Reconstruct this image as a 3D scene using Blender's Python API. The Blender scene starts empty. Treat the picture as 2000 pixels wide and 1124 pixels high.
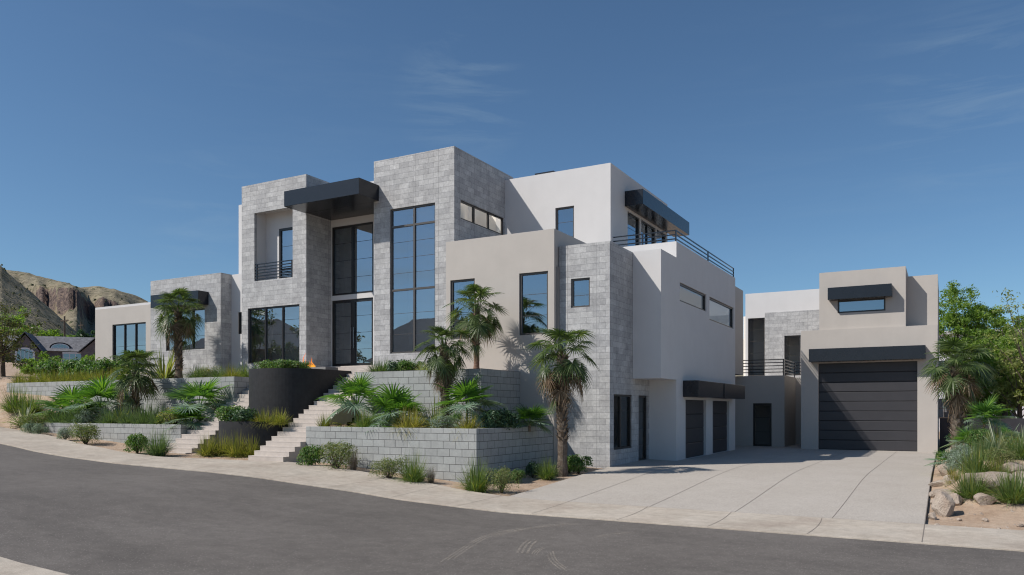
import bpy, math, random
from mathutils import Vector, Matrix
from math import radians, sin, cos, pi, sqrt
rnd = random.Random(7)
S = bpy.context.scene
COL = S.collection

# ------------------------------------------------------------------ helpers
class MB:
    """collects faces and links them as ONE mesh object"""
    def __init__(s): s.v=[]; s.f=[]; s.m=[]; s.mats=[]; s.cur=0
    def use(s, mat):
        if mat not in s.mats: s.mats.append(mat)
        s.cur=s.mats.index(mat); return s
    def face(s, pts):
        n=len(s.v); s.v+= [tuple(p) for p in pts]; s.f.append(tuple(range(n,n+len(pts)))); s.m.append(s.cur)
    def strip(s, pairs):
        n=len(s.v)
        for a,b in pairs: s.v.append(tuple(a)); s.v.append(tuple(b))
        for i in range(len(pairs)-1):
            k=n+2*i; s.f.append((k,k+1,k+3,k+2)); s.m.append(s.cur)
    def box(s,x0,x1,y0,y1,z0,z1,skip=''):
        n=len(s.v)
        s.v+=[(x0,y0,z0),(x1,y0,z0),(x1,y1,z0),(x0,y1,z0),(x0,y0,z1),(x1,y0,z1),(x1,y1,z1),(x0,y1,z1)]
        F={'f':(0,1,5,4),'r':(1,2,6,5),'b':(2,3,7,6),'l':(3,0,4,7),'d':(3,2,1,0),'t':(4,5,6,7)}
        for k,q in F.items():
            if k in skip: continue
            s.f.append(tuple(n+i for i in q)); s.m.append(s.cur)
    def tube(s, pts, rads, n=8, cap=True):
        rings=[]; 
        for i,p in enumerate(pts):
            p=Vector(p)
            d=(Vector(pts[min(i+1,len(pts)-1)])-Vector(pts[max(i-1,0)])).normalized()
            a=d.cross(Vector((0,0,1))) 
            if a.length<.05: a=d.cross(Vector((1,0,0)))
            a.normalize(); b=d.cross(a)
            base=len(s.v)
            for k in range(n):
                t=2*pi*k/n; s.v.append(tuple(p+(a*cos(t)+b*sin(t))*rads[i]))
            rings.append(base)
        for r0,r1 in zip(rings,rings[1:]):
            for k in range(n):
                k2=(k+1)%n; s.f.append((r0+k,r0+k2,r1+k2,r1+k)); s.m.append(s.cur)
        if cap:
            s.f.append(tuple(rings[0]+k for k in range(n))); s.m.append(s.cur)
            s.f.append(tuple(rings[-1]+k for k in range(n))[::-1]); s.m.append(s.cur)
    def build(s,name,mat=None,parent=None,smooth=False,loc=None):
        me=bpy.data.meshes.new(name); 
        if loc is not None:
            lx,ly,lz=loc; s.v=[(a-lx,b-ly,c-lz) for a,b,c in s.v]
        me.from_pydata(s.v,[],s.f)
        ms=s.mats if s.mats else [mat]
        for m in ms: me.materials.append(m)
        if s.mats: me.polygons.foreach_set('material_index', s.m)
        if smooth: me.polygons.foreach_set('use_smooth',[True]*len(s.f))
        me.update()
        o=bpy.data.objects.new(name,me); COL.objects.link(o)
        if loc is not None: o.location=loc
        if parent is not None: o.parent=parent
        return o
def tag(o,label=None,cat=None,group=None,kind=None):
    if label: o['label']=label
    if cat: o['category']=cat
    if group: o['group']=group
    if kind: o['kind']=kind
    return o
def empty(name,loc,label,cat,group=None,rz=0):
    o=bpy.data.objects.new(name,None); COL.objects.link(o); o.location=loc; o.rotation_euler=(0,0,rz); o.empty_display_size=.2
    return tag(o,label,cat,group)

# ------------------------------------------------------------------ terrain height
def sm(t):
    t=max(0.,min(1.,t)); return t*t*(3-2*t)
RX=[(-3000,14),(-200,11),(-100,6),(-60,3.0),(-40,1.75),(-33.5,1.35),(-27.6,.95),(-18.5,.6),(-17,.52),(-12,.12),(-9,0),(3000,0)]
def h(X,Y):
    r=0
    for (a0,z0),(a1,z1) in zip(RX,RX[1:]):
        if a0<=X<=a1: r=z0+(z1-z0)*(X-a0)/(a1-a0); break
    b=-.45*(1-sm((Y-14)/13))
    bank=sm((-33.2-X)/1.2)*(sm((Y-18.8)/3.0)*1.25+sm((Y-22)/2.5)*.5)
    bed=sm((X+.3)/1.2)*sm((Y-18.2)/6)*.8
    return r+b+bank+bed

# ------------------------------------------------------------------ materials
def nm(name):
    m=bpy.data.materials.new(name); m.use_nodes=True; nt=m.node_tree
    b=nt.nodes['Principled BSDF']; return m,nt,nt.nodes,nt.links,b
def N(nt,t,**k):
    n=nt.nodes.new(t)
    for a,b in k.items():
        if a.startswith('i_'): n.inputs[a[2:].replace('_',' ')].default_value=b
        else: setattr(n,a,b)
    return n
def ramp(nt,fac,stops):
    r=nt.nodes.new('ShaderNodeValToRGB'); e=r.color_ramp.elements
    while len(e)<len(stops): e.new(.5)
    for x,(p,c) in zip(e,stops): x.position=p; x.color=(*c,1) if len(c)==3 else c
    nt.links.new(fac,r.inputs[0]); return r.outputs[0]
def mixc(nt,fac,a,b,mode='MIX'):
    n=nt.nodes.new('ShaderNodeMix'); n.data_type='RGBA'; n.blend_type=mode
    for s_,v in ((0,fac),(6,a),(7,b)):
        if isinstance(v,(int,float)): n.inputs[s_].default_value=v
        elif isinstance(v,tuple): n.inputs[s_].default_value=(*v,1) if len(v)==3 else v
        else: nt.links.new(v,n.inputs[s_])
    return n.outputs[2]
def math_(nt,op,a,b=None,c=None,clamp=False):
    n=nt.nodes.new('ShaderNodeMath'); n.operation=op; n.use_clamp=clamp
    for i,v in enumerate((a,b,c)):
        if v is None: continue
        if isinstance(v,(int,float)): n.inputs[i].default_value=v
        else: nt.links.new(v,n.inputs[i])
    return n.outputs[0]
def noise(nt,scale,detail=4,rough=.55,vec=None,dist=0,dim='3D'):
    n=nt.nodes.new('ShaderNodeTexNoise'); n.noise_dimensions=dim; n.inputs['Scale'].default_value=scale; n.inputs['Detail'].default_value=detail; n.inputs['Roughness'].default_value=rough; n.inputs['Distortion'].default_value=dist
    if vec is not None: nt.links.new(vec,n.inputs['Vector'])
    return n.outputs['Fac']
def wpos(nt): return nt.nodes.new('ShaderNodeNewGeometry').outputs['Position']
def bump(nt,b,height,strength=.3,dist=.01):
    n=nt.nodes.new('ShaderNodeBump'); n.inputs['Strength'].default_value=strength; n.inputs['Distance'].default_value=dist
    nt.links.new(height,n.inputs['Height']); nt.links.new(n.outputs[0],b.inputs['Normal'])
def vscale(nt,vec,sc):
    n=nt.nodes.new('ShaderNodeVectorMath'); n.operation='MULTIPLY'; nt.links.new(vec,n.inputs[0]); n.inputs[1].default_value=sc; return n.outputs[0]

def sc(col,k): return tuple(v*k for v in col)
ALB=.81
def plaster(name,col,amt=.06):
    col=sc(col,ALB*(1.01 if name[0]=='w' else 1))
    m,nt,_,L,b=nm(name); p=wpos(nt)
    n1=noise(nt,1.3,6,.6,p); n2=noise(nt,45,3,.6,p)
    vs=noise(nt,3,4,.6,vscale(nt,p,(1,1,.12)))
    c=mixc(nt,1,col,ramp(nt,n1,[(.3,(1-amt,)*3),(.7,(1+amt*.3,)*3)]),'MULTIPLY')
    c=mixc(nt,1,c,ramp(nt,vs,[(.3,(1-amt*.5,)*3),(.65,(1,)*3)]),'MULTIPLY')
    L.new(c,b.inputs['Base Color']); b.inputs['Roughness'].default_value=.85; b.inputs['Specular IOR Level'].default_value=.25
    h_=math_(nt,'ADD',math_(nt,'MULTIPLY',n2,.5),math_(nt,'MULTIPLY',n1,.8)); bump(nt,b,h_,.35,.006); return m
def blocks(name,c1,c2,mortar,bw,bh,zoff,msize,tone,joints=0,rough=.8,mot=.12,uoff=0.,offset=.5):
    """running-bond courses on any wall that is square to the house axes: u = x + y, v = z"""
    c1,c2,mortar=sc(c1,ALB),sc(c2,ALB),sc(mortar,ALB)
    m,nt,_,L,b=nm(name); p=wpos(nt)
    s=nt.nodes.new('ShaderNodeSeparateXYZ'); L.new(p,s.inputs[0])
    u=math_(nt,'ADD',math_(nt,'ADD',s.outputs[0],s.outputs[1]),60.0+uoff); v=math_(nt,'ADD',s.outputs[2],20.0+zoff)
    cv=nt.nodes.new('ShaderNodeCombineXYZ'); L.new(u,cv.inputs[0]); L.new(v,cv.inputs[1])
    t=nt.nodes.new('ShaderNodeTexBrick'); L.new(cv.outputs[0],t.inputs['Vector'])
    t.offset=offset; t.inputs['Color1'].default_value=(*c1,1); t.inputs['Color2'].default_value=(*c2,1); t.inputs['Mortar'].default_value=(*mortar,1)
    t.inputs['Scale'].default_value=1; t.inputs['Mortar Size'].default_value=msize; t.inputs['Mortar Smooth'].default_value=.1
    t.inputs['Bias'].default_value=0; t.inputs['Brick Width'].default_value=bw; t.inputs['Row Height'].default_value=bh
    n1=noise(nt,2.6,6,.65,p); n2=noise(nt,14,5,.7,p); n3=noise(nt,90,3,.6,p)
    c=t.outputs['Color']
    c=mixc(nt,1,c,ramp(nt,n1,[(.3,(1-mot,)*3),(.7,(1+mot*.6,)*3)]),'MULTIPLY')
    c=mixc(nt,1,c,ramp(nt,n2,[(.3,(1-mot*1.1,)*3),(.68,(1+mot*.5,)*3)]),'MULTIPLY')
    c=mixc(nt,1,c,tone,'MULTIPLY')
    hgt=math_(nt,'ADD',math_(nt,'MULTIPLY',t.outputs['Fac'],-1.),math_(nt,'MULTIPLY',n3,.25))
    if joints:
        w=math_(nt,'PINGPONG',math_(nt,'ADD',u,.37),joints/2)
        j=math_(nt,'LESS_THAN',w,.0045); c=mixc(nt,j,c,mortar)
    L.new(c,b.inputs['Base Color']); b.inputs['Roughness'].default_value=rough; b.inputs['Specular IOR Level'].default_value=.3
    bump(nt,b,hgt,.5,.006); return m
WHITE=plaster('white_plaster',(.735,.724,.722),.04)
GREIGE=plaster('greige_plaster',(.575,.535,.495),.05)
STONE=blocks('grey_stone_tile',(.60,.60,.60),(.45,.45,.458),(.23,.23,.24),.47,.2034,.13,.0036,(1,1,1),1.08,.75,.20)
CMU=blocks('grey_concrete_block',(.46,.475,.465),(.40,.41,.405),(.10,.10,.10),.44,.2265,.055,.007,(1,1,1),0,.9,.1,.06)
def simple(name,col,rough=.5,metal=0,var=.0,scale=8,bmp=0,spec=.5):
    m,nt,_,L,b=nm(name); p=wpos(nt)
    if var:
        n1=noise(nt,scale,5,.6,p)
        L.new(mixc(nt,1,col,ramp(nt,n1,[(.3,(1-var,)*3),(.7,(1+var,)*3)]),'MULTIPLY'),b.inputs['Base Color'])
        if bmp: bump(nt,b,n1,bmp,.004)
    else: b.inputs['Base Color'].default_value=(*col,1)
    b.inputs['Roughness'].default_value=rough; b.inputs['Metallic'].default_value=metal; b.inputs['Specular IOR Level'].default_value=spec
    return m
BLACKMET=simple('black_painted_metal',(.011,.013,.019),.27,0,.12,3,0,.5)
FRAME=simple('dark_bronze_frame',(.018,.016,.016),.35,0,.1,20)
FRAMEL=simple('bronze_frame',(.075,.068,.064),.4,0,.1,20)
DOORMAT=simple('charcoal_garage_panel',(.036,.035,.040),.5,0,.08,2,.02)
SEAM=simple('door_seam',(.008,.008,.008),.6)
BLACKST=simple('black_stucco',(.021,.021,.023),.62,0,.25,6,.35,.35)
STEP=simple('pale_concrete_step',(.485,.435,.395),.85,0,.07,5,.2,.3)
DARKWALL=simple('dark_block_wall',(.035,.035,.042),.8,0,.2,4,.2,.3)
def glassmat(name,refl,tint):
    m,nt,nd,L,b=nm(name); nd.remove(b); out=nd['Material Output']
    g=N(nt,'ShaderNodeBsdfGlossy'); g.inputs['Roughness'].default_value=.004; g.inputs['Color'].default_value=(.80,.90,1,1)
    n=noise(nt,.9,2,.5,wpos(nt)); bp=nt.nodes.new('ShaderNodeBump'); bp.inputs['Strength'].default_value=.05; bp.inputs['Distance'].default_value=.03; L.new(n,bp.inputs['Height']); L.new(bp.outputs[0],g.inputs['Normal'])
    t=N(nt,'ShaderNodeBsdfTransparent'); t.inputs['Color'].default_value=(*tint,1)
    lw=N(nt,'ShaderNodeFresnel'); lw.inputs['IOR'].default_value=1.6
    f=math_(nt,'ADD',math_(nt,'MULTIPLY',lw.outputs[0],1.0),refl,clamp=True)
    mx=N(nt,'ShaderNodeMixShader'); L.new(f,mx.inputs[0]); L.new(t.outputs[0],mx.inputs[1]); L.new(g.outputs[0],mx.inputs[2]); L.new(mx.outputs[0],out.inputs[0]); return m
GLASS=glassmat('reflective_glass',.30,(.72,.74,.76))
GLASSC=glassmat('clear_glass',.02,(.97,.97,.96))
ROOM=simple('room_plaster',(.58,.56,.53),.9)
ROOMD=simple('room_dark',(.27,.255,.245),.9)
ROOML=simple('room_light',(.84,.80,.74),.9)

def groundmat(name,cols,scales,rough=.9,bs=.5,bd=.01,speck=None,streak=None,blotch=1.):
    cols=[sc(q,ALB) for q in cols]
    m,nt,_,L,b=nm(name); p=wpos(nt)
    n1=noise(nt,scales[0],6,.62,p,.3); n2=noise(nt,scales[1],5,.65,p); n3=noise(nt,scales[2],3,.6,p)
    c=ramp(nt,n1,[(.28,cols[0]),(.5,cols[1]),(.74,cols[2])])
    c=mixc(nt,1,c,ramp(nt,n2,[(.3,(1-.14*blotch,)*3),(.7,(1+.1*blotch,)*3)]),'MULTIPLY')
    c=mixc(nt,1,c,ramp(nt,n3,[(.3,(.8,)*3),(.7,(1.17,)*3)]),'MULTIPLY')
    if speck:
        v=nt.nodes.new('ShaderNodeTexVoronoi'); v.inputs['Scale'].default_value=speck[0]; L.new(p,v.inputs['Vector'])
        k=math_(nt,'LESS_THAN',v.outputs['Distance'],speck[1]); c=mixc(nt,math_(nt,'MULTIPLY',k,speck[3]),c,speck[2])
    if streak:
        st=noise(nt,1.1,5,.7,vscale(nt,p,streak[0])); c=mixc(nt,1,c,ramp(nt,st,[(.35,(streak[1],)*3),(.62,(1.04,)*3)]),'MULTIPLY')
    L.new(c,b.inputs['Base Color']); b.inputs['Roughness'].default_value=rough; b.inputs['Specular IOR Level'].default_value=.25
    bump(nt,b,math_(nt,'ADD',n3,math_(nt,'MULTIPLY',n2,.8)),bs,bd); return m
SOIL=groundmat('desert_soil',[(.40,.275,.185),(.52,.385,.28),(.62,.49,.375)],(1.6,9,60),.95,.8,.02,(28,.18,(.25,.19,.15),.7))
ASPHALT=groundmat('asphalt',[(.135,.121,.110),(.168,.151,.137),(.200,.181,.165)],(.35,4,38),.8,.6,.006,(17,.16,(.42,.39,.36),.45),((.18,.9,1),.88))
WALK=groundmat('pavement_concrete',[(.46,.39,.325),(.54,.475,.40),(.60,.54,.465)],(.8,5,60),.88,.25,.004,None,((.5,1,1),.88))
DRIVE=groundmat('exposed_aggregate_concrete',[(.47,.425,.375),(.50,.455,.405),(.53,.485,.435)],(.5,4,34),.9,.6,.006,(19,.24,(.60,.56,.52),.5),None,.35)
JOINT=simple('joint_dark',(.19,.165,.145),.95)  # own dark colour of the driveway and pavement joints
ROCK=groundmat('boulder_rock',[(.30,.22,.165),(.44,.36,.295),(.55,.48,.41)],(1.8,7,30),.9,.9,.03)
def leafmat(name,c1,c2,trans=.35,rough=.5,c3=None,spec=.35):
    m,nt,nd,L,b=nm(name); g=nt.nodes.new('ShaderNodeNewGeometry'); c1,c2,c3=sc(c1,.88),sc(c2,.88),(sc(c3,.88) if c3 else None)
    st=[(0,c1),(1,c2)] if c3 is None else [(0,c1),(.6,c2),(1,c3)]
    c=ramp(nt,g.outputs['Random Per Island'],st)
    L.new(c,b.inputs['Base Color']); b.inputs['Roughness'].default_value=rough; b.inputs['Specular IOR Level'].default_value=spec
    t=N(nt,'ShaderNodeBsdfTranslucent'); L.new(mixc(nt,1,c,(1.5,1.7,.6),'MULTIPLY'),t.inputs['Color'])
    mx=N(nt,'ShaderNodeMixShader'); mx.inputs[0].default_value=trans
    L.new(b.outputs[0],mx.inputs[1]); L.new(t.outputs[0],mx.inputs[2]); L.new(mx.outputs[0],nd['Material Output'].inputs[0]); return m
LM=dict(
 palm=leafmat('palm_leaf',(.028,.055,.016),(.10,.15,.05),.3,.38,(.19,.23,.11)),
 fan=leafmat('fan_palm_leaf',(.035,.10,.025),(.12,.24,.05),.42,.38,(.20,.34,.06)),
 fanpale=leafmat('blue_fan_leaf',(0.125,0.200,0.150),(0.250,0.338,0.250),.25,.45,(0.300,0.388,0.300)),
 dead=leafmat('dead_frond',(.10,.068,.045),(.22,.155,.105),.15,.85,(.32,.25,.185),.1),
 grass=leafmat('grass_green',(0.069,0.125,0.035),(0.163,0.237,0.075),.35,.6,(0.213,0.275,0.106)),
 grassgrey=leafmat('grass_grey_green',(0.069,0.119,0.056),(0.138,0.206,0.100),.3,.6,(0.200,0.263,0.138)),
 grassyel=leafmat('grass_yellow_green',(0.125,0.163,0.031),(0.275,0.288,0.062),.35,.6,(0.400,0.338,0.112)),
 grassgold=leafmat('grass_golden',(0.188,0.200,0.044),(0.375,0.325,0.088),.35,.6,(0.500,0.388,0.150)),
 grasspale=leafmat('grass_pale',(0.275,0.338,0.138),(0.475,0.500,0.275),.3,.6,(0.562,0.575,0.375)),
 shrub=leafmat('shrub_green',(0.044,0.106,0.025),(0.106,0.213,0.050),.35,.5,(0.175,0.275,0.075)),
 shrubdark=leafmat('shrub_dark_green',(0.025,0.069,0.037),(0.062,0.125,0.062),.25,.5,(0.112,0.175,0.088)),
 shrubolive=leafmat('shrub_olive',(0.100,0.125,0.044),(0.213,0.237,0.094),.3,.6,(0.300,0.300,0.138)),
 shrubgrey=leafmat('sage_grey',(0.125,0.188,0.138),(0.237,0.300,0.237),.2,.7,(0.325,0.388,0.312)),
 shrubyel=leafmat('shrub_yellow',(0.125,0.175,0.044),(0.312,0.325,0.088),.3,.6,(0.525,0.450,0.125)),
 twig=leafmat('dry_twig',(0.125,0.094,0.069),(0.250,0.200,0.150),.05,.9,(0.312,0.250,0.188)),
 flaxg=leafmat('flax_green_leaf',(0.088,0.125,0.044),(0.200,0.250,0.088),.3,.45,(0.450,0.475,0.250)),
 flaxy=leafmat('flax_yellow_leaf',(0.125,0.138,0.044),(0.375,0.350,0.100),.3,.45,(0.600,0.525,0.213)),
 flaxs=leafmat('flax_striped_leaf',(0.112,0.150,0.100),(0.300,0.325,0.175),.25,.45,(0.525,0.500,0.275)),
 flaxd=leafmat('flax_dark_leaf',(0.037,0.050,0.025),(0.088,0.094,0.044),.2,.45,(0.150,0.138,0.075)),
 flaxw=leafmat('flax_white_leaf',(0.175,0.225,0.150),(0.450,0.488,0.350),.25,.45,(0.688,0.700,0.550)),
 tree=leafmat('tree_leaf',(.10,.18,.035),(.20,.31,.06),.4,.5,(.30,.40,.10)),
 treeb=leafmat('tree_leaf_brownish',(0.062,0.069,0.027),(0.112,0.138,0.044),.3,.5,(0.200,0.163,0.075)),
 treepale=leafmat('tree_leaf_pale',(.15,.19,.05),(.30,.34,.12),.4,.5,(.42,.43,.20)),
 fruit=simple('palm_fruit',(.55,.24,.03),.6,0,.3,40),
)
BARK=simple('tree_bark',(.09,.07,.055),.9,0,.3,12,.6,.2)
TRUNK=groundmat('palm_trunk_fibre',[(.09,.065,.048),(.18,.14,.11),(.28,.235,.19)],(9,25,70),.95,.9,.02)
TRUNKR=groundmat('palm_trunk_ringed',[(.20,.12,.085),(.27,.17,.125),(.33,.22,.17)],(5,20,60),.95,.7,.02)
BOOT=leafmat('palm_leaf_base',(.12,.085,.06),(.27,.21,.16),.02,.9,(.40,.335,.27),.1)
# ------------------------------------------------------------------ setting: ground, road, pavement, driveway
def smoothY(pts,x):
    if x<=pts[0][0]: return pts[0][1]
    for (a,ya),(b,yb) in zip(pts,pts[1:]):
        if a<=x<=b: return ya+(yb-ya)*sm((x-a)/(b-a))*.5+(yb-ya)*((x-a)/(b-a))*.5
    return pts[-1][1]
EDGE=[(-120,21),(-60,17.8),(-36,16.3),(-30,15.75),(-24.5,15.02),(-22.3,14.9),(-19.6,15.12),(-18.2,15.26),(-15.7,15.5),(-13.3,15.68),(-9.8,15.62),(60,15.6)]
INNER=[(-120,24),(-60,20.6),(-40,19.1),(-32.2,18.4),(-27.6,17.6),(-24.5,16.95),(-22.8,16.85),(-20.6,17.5),(-18.2,18.3),(-15.5,18.35),(-12.6,18.15),(-11,17.75),(-10.0,17.62),(60,17.7)]
def axis(segs):
    o=[]
    for a,b,n in segs: o+=[a+(b-a)*i/n for i in range(n)]
    return o+[segs[-1][1]]
def sheet(name,xs,rows,off,mat,kind='structure'):
    """rows: function x -> list of y"""
    m=MB(); cols=[]
    for x in xs:
        c=[]
        for y in rows(x): c.append(len(m.v)); m.v.append((x,y,h(x,y)+off))
        cols.append(c)
    for a,b in zip(cols,cols[1:]):
        for i in range(len(a)-1): m.f.append((a[i],b[i],b[i+1],a[i+1])); m.m.append(0)
    o=m.build(name,mat,smooth=True); o['kind']=kind; return o
gx=axis([(-2500,-400,12),(-400,-120,14),(-120,-46,30),(-46,-9,90),(-9,-1,8),(-1,5,20),(5,60,20),(60,2500,14)])
gy=axis([(-2000,-60,12),(-60,0,20),(0,15,20),(15,26,36),(26,60,20),(60,200,14),(200,3000,14)])
def rough(x,y):
    return 0
sheet('ground',gx,lambda x:gy,-.05,SOIL)
rx=axis([(-120,-46,30),(-46,4,110),(4,60,25)])
fr=lambda a,b,n:[a+(b-a)*i/n for i in range(n+1)]
road=sheet('road',rx,lambda x:fr(6.51,smoothY(EDGE,x)+.03,18),-.012,ASPHALT)
def wrows(x):
    a,b=smoothY(EDGE,x),smoothY(INNER,x); return [a,a+.0005]+fr(a+.02,b,8)
def walk_sheet():
    m=MB(); cols=[]
    for x in rx:
        a,b=smoothY(EDGE,x),smoothY(INNER,x); c=[]
        pr=[(a,-.03),(a+.004,.012)]+[(y,.018+.0*y) for y in fr(a+.03,b,8)]+[(b+.001,-.06)]
        for y,o in pr: c.append(len(m.v)); m.v.append((x,y,h(x,y)+o))
        cols.append(c)
    for a,b in zip(cols,cols[1:]):
        for i in range(len(a)-1): m.f.append((a[i],b[i],b[i+1],a[i+1])); m.m.append(0)
    o=m.build('pavement',WALK); o['kind']='structure'
walk_sheet()
m=MB(); cols=[]
for x in rx:
    c=[]
    for y,o in [(4.7,-.06),(4.701,.03)]+[(y,.03) for y in fr(4.72,6.48,5)]+[(6.50,.02),(6.515,-.05)]: c.append(len(m.v)); m.v.append((x,y+.02*sin(x*.3),h(x,y)+o))
    cols.append(c)
for a,b in zip(cols,cols[1:]):
    for i in range(len(a)-1): m.f.append((a[i],b[i],b[i+1],a[i+1])); m.m.append(0)
m.build('pavement_opposite',WALK)['kind']='structure'
# driveway
def dr(x): return fr(smoothY(INNER,x)+.002,47,44)
sheet('driveway',axis([(-9.93,-.36,14)]),dr,.014,DRIVE)
# joints
m=MB()
def seam(pts,w,off):
    L_=[]
    for i,(x,y) in enumerate(pts):
        x2,y2=pts[min(i+1,len(pts)-1)]; x1,y1=pts[max(0,i-1)]
        d=Vector((x2-x1,y2-y1,0)).normalized(); n=Vector((-d.y,d.x,0))*w/2
        L_.append(((x+n.x,y+n.y,h(x,y)+off),(x-n.x,y-n.y,h(x,y)+off)))
    m.strip(L_)
for X in (-8.23,-6.12,-4.13,-2.1):
    seam([(X+.006*sin(y*.7)+(y-17)*.006,y) for y in fr(17.65,44,60)],.012,.0185)
seam([(x,smoothY(INNER,x)+.004) for x in fr(-9.9,-.36,20)],.012,.0225)
seam([(-.37,y) for y in fr(15.65,44,60)],.016,.0215)
m.build('driveway_joints',JOINT)['kind']='structure'
m=MB()
X=-8.2
k=0
while X>-60:
    a,b=smoothY(EDGE,X),smoothY(INNER,X)
    seam([(X+.12*sin(k*2.3)*t,a+.02+(b-a-.03)*t) for t in fr(0,1,6)],.011,.0225); X-=2.02; k+=1
for X in (-6.15,-4.2,-2.3,1.6,3.7,5.8):
    a,b=smoothY(EDGE,X),smoothY(INNER,X); seam([(X+.06*sin(t*3),a+.02+(b-a-.03)*t) for t in fr(0,1,6)],.011,.0225)
m.build('pavement_joints',JOINT)['kind']='structure'
# tyre marks: pale dust rubbed on the asphalt
tm,nt,nd,L,b=nm('tyre_dust'); p=wpos(nt)
b.inputs['Base Color'].default_value=(.62,.54,.44,1); b.inputs['Roughness'].default_value=.95
a_=math_(nt,'MULTIPLY',ramp(nt,noise(nt,1.6,3,.6,p),[(.3,(.25,)*3),(.6,(1,)*3)]),ramp(nt,noise(nt,26,4,.75,p),[(.36,(0,)*3),(.66,(1,)*3)]))
L.new(math_(nt,'MULTIPLY',a_,.38),b.inputs['Alpha'])
m=MB()
def curve(pts,n=8):
    o=[]
    P_=[pts[0]]+pts+[pts[-1]]
    for i in range(1,len(P_)-2):
        p0,p1,p2,p3=[Vector(q) for q in P_[i-1:i+3]]
        for k in range(n):
            t=k/n; o.append(tuple(.5*((2*p1)+(p2-p0)*t+(2*p0-5*p1+4*p2-p3)*t*t+(3*p1-p0-3*p2+p3)*t**3)))
    o.append(tuple(pts[-1])); return o
for w,pts in [(.13,[(-6.9,10.2),(-7.4,11.8),(-7.62,12.77),(-7.57,13.5),(-7.33,14.1),(-6.9,14.9),(-6.3,15.3)]),(.07,[(-7.47,12.62),(-7.44,13.44),(-7.23,14.2),(-6.75,14.83)]),(.16,[(-6.19,11.46),(-6.48,12.16),(-6.66,12.77)]),(.07,[(-5.94,11.39),(-6.07,11.75),(-6.14,12.12)]),(.10,[(-5.87,11.86),(-5.51,11.24),(-5.21,10.85),(-4.92,10.52)]),(.09,[(-5.78,13.63),(-5.61,14.05),(-5.4,14.48)])]:
    cp=curve(pts)
    for s_ in range(3):
        of=(s_-1)*w*.5+rnd.uniform(-.01,.01); q=[]
        for i in range(len(cp)):
            x2,y2=cp[min(i+1,len(cp)-1)]; x1,y1=cp[max(0,i-1)]; d=Vector((x2-x1,y2-y1,0)).normalized(); q.append((cp[i][0]-d.y*of,cp[i][1]+d.x*of))
        a0=rnd.randint(0,len(q)//6); seam(q[a0:len(q)-rnd.randint(0,len(q)//6)],w*.26,-.007+.001*s_)
m.build('tyre_marks',tm)['kind']='structure'
# planting beds (soil held by the block walls)
def bed(x0,x1,y0,y1,z,name='planting_bed'):
    m=MB(); nx=max(2,int((x1-x0)/.4)); ny=max(2,int((y1-y0)/.4))
    for i in range(nx+1):
        for j in range(ny+1): m.v.append((x0+(x1-x0)*i/nx,y0+(y1-y0)*j/ny,z+rnd.uniform(-.025,.035)))
    for i in range(nx):
        for j in range(ny):
            k=i*(ny+1)+j; m.f.append((k,k+ny+1,k+ny+2,k+1)); m.m.append(0)
    m.build(name,SOIL,smooth=True)['kind']='structure'
bed(-18.4,-11.93,19.3,24.3,1.27); bed(-33.3,-24.76,19.3,22.2,1.27)
bed(-18.4,-13.25,21.7,24.6,3.17); bed(-40.7,-24.7,21.7,26,3.14)
# pebbles on the soil strips
m=MB()
def pebble(x,y,z,r):
    q=[Vector((rnd.uniform(-1,1),rnd.uniform(-1,1),rnd.uniform(-.6,1))).normalized()*r*rnd.uniform(.7,1.1) for _ in range(0)]
    t=rnd.uniform(0,pi); pts=[(x+r*cos(t+k*2*pi/5)*rnd.uniform(.8,1.1),y+r*sin(t+k*2*pi/5)*rnd.uniform(.8,1.1),z) for k in range(5)]
    top=(x,y,z+r*.8)
    for k in range(5): m.face([pts[k],pts[(k+1)%5],top])
for _ in range(1500):
    x=rnd.uniform(-36,-10.2); y=smoothY(INNER,x)+abs(rnd.gauss(0,.7))+.02
    if y>19.1 and x<-12: continue
    if -24.7<x<-18.4 and y>18.2: continue
    pebble(x,y,h(x,y)-.05,rnd.uniform(.006,.022))
for _ in range(700):
    x=rnd.uniform(-.2,6); y=rnd.uniform(17.8,25); pebble(x,y,h(x,y)-.05,rnd.uniform(.01,.035))
for _ in range(400):
    x=rnd.uniform(-11.7,-10.0); y=rnd.uniform(18.5,24.3); pebble(x,y,h(x,y)-.05,rnd.uniform(.006,.02))
m.build('gravel',ROCK)['kind']='stuff'

# ------------------------------------------------------------------ houses: building blocks
def grid_face(m,P,u0,u1,z0,z1,holes,flip=False):
    us=sorted({u0,u1,*[a for q in holes for a in q[:2]]}); zs=sorted({z0,z1,*[a for q in holes for a in q[2:4]]})
    us=[u for u in us if u0<=u<=u1]; zs=[z for z in zs if z0<=z<=z1]
    for a,b in zip(us,us[1:]):
        for c,d in zip(zs,zs[1:]):
            mu,mz=(a+b)/2,(c+d)/2
            if any(q[0]<mu<q[1] and q[2]<mz<q[3] for q in holes): continue
            m.face([P(a,0,c),P(b,0,c),P(b,0,d),P(a,0,d)])
def reveal(m,P,q,dep):
    u0,u1,z0,z1=q[:4]
    m.face([P(u0,0,z0),P(u1,0,z0),P(u1,dep,z0),P(u0,dep,z0)]); m.face([P(u0,0,z1),P(u0,dep,z1),P(u1,dep,z1),P(u1,0,z1)])
    m.face([P(u0,0,z0),P(u0,dep,z0),P(u0,dep,z1),P(u0,0,z1)]); m.face([P(u1,0,z0),P(u1,0,z1),P(u1,dep,z1),P(u1,dep,z0)])
def PY(y): return lambda u,w,z:(u,y+w,z)
def PX(x): return lambda u,w,z:(x-w,u,z)
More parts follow.
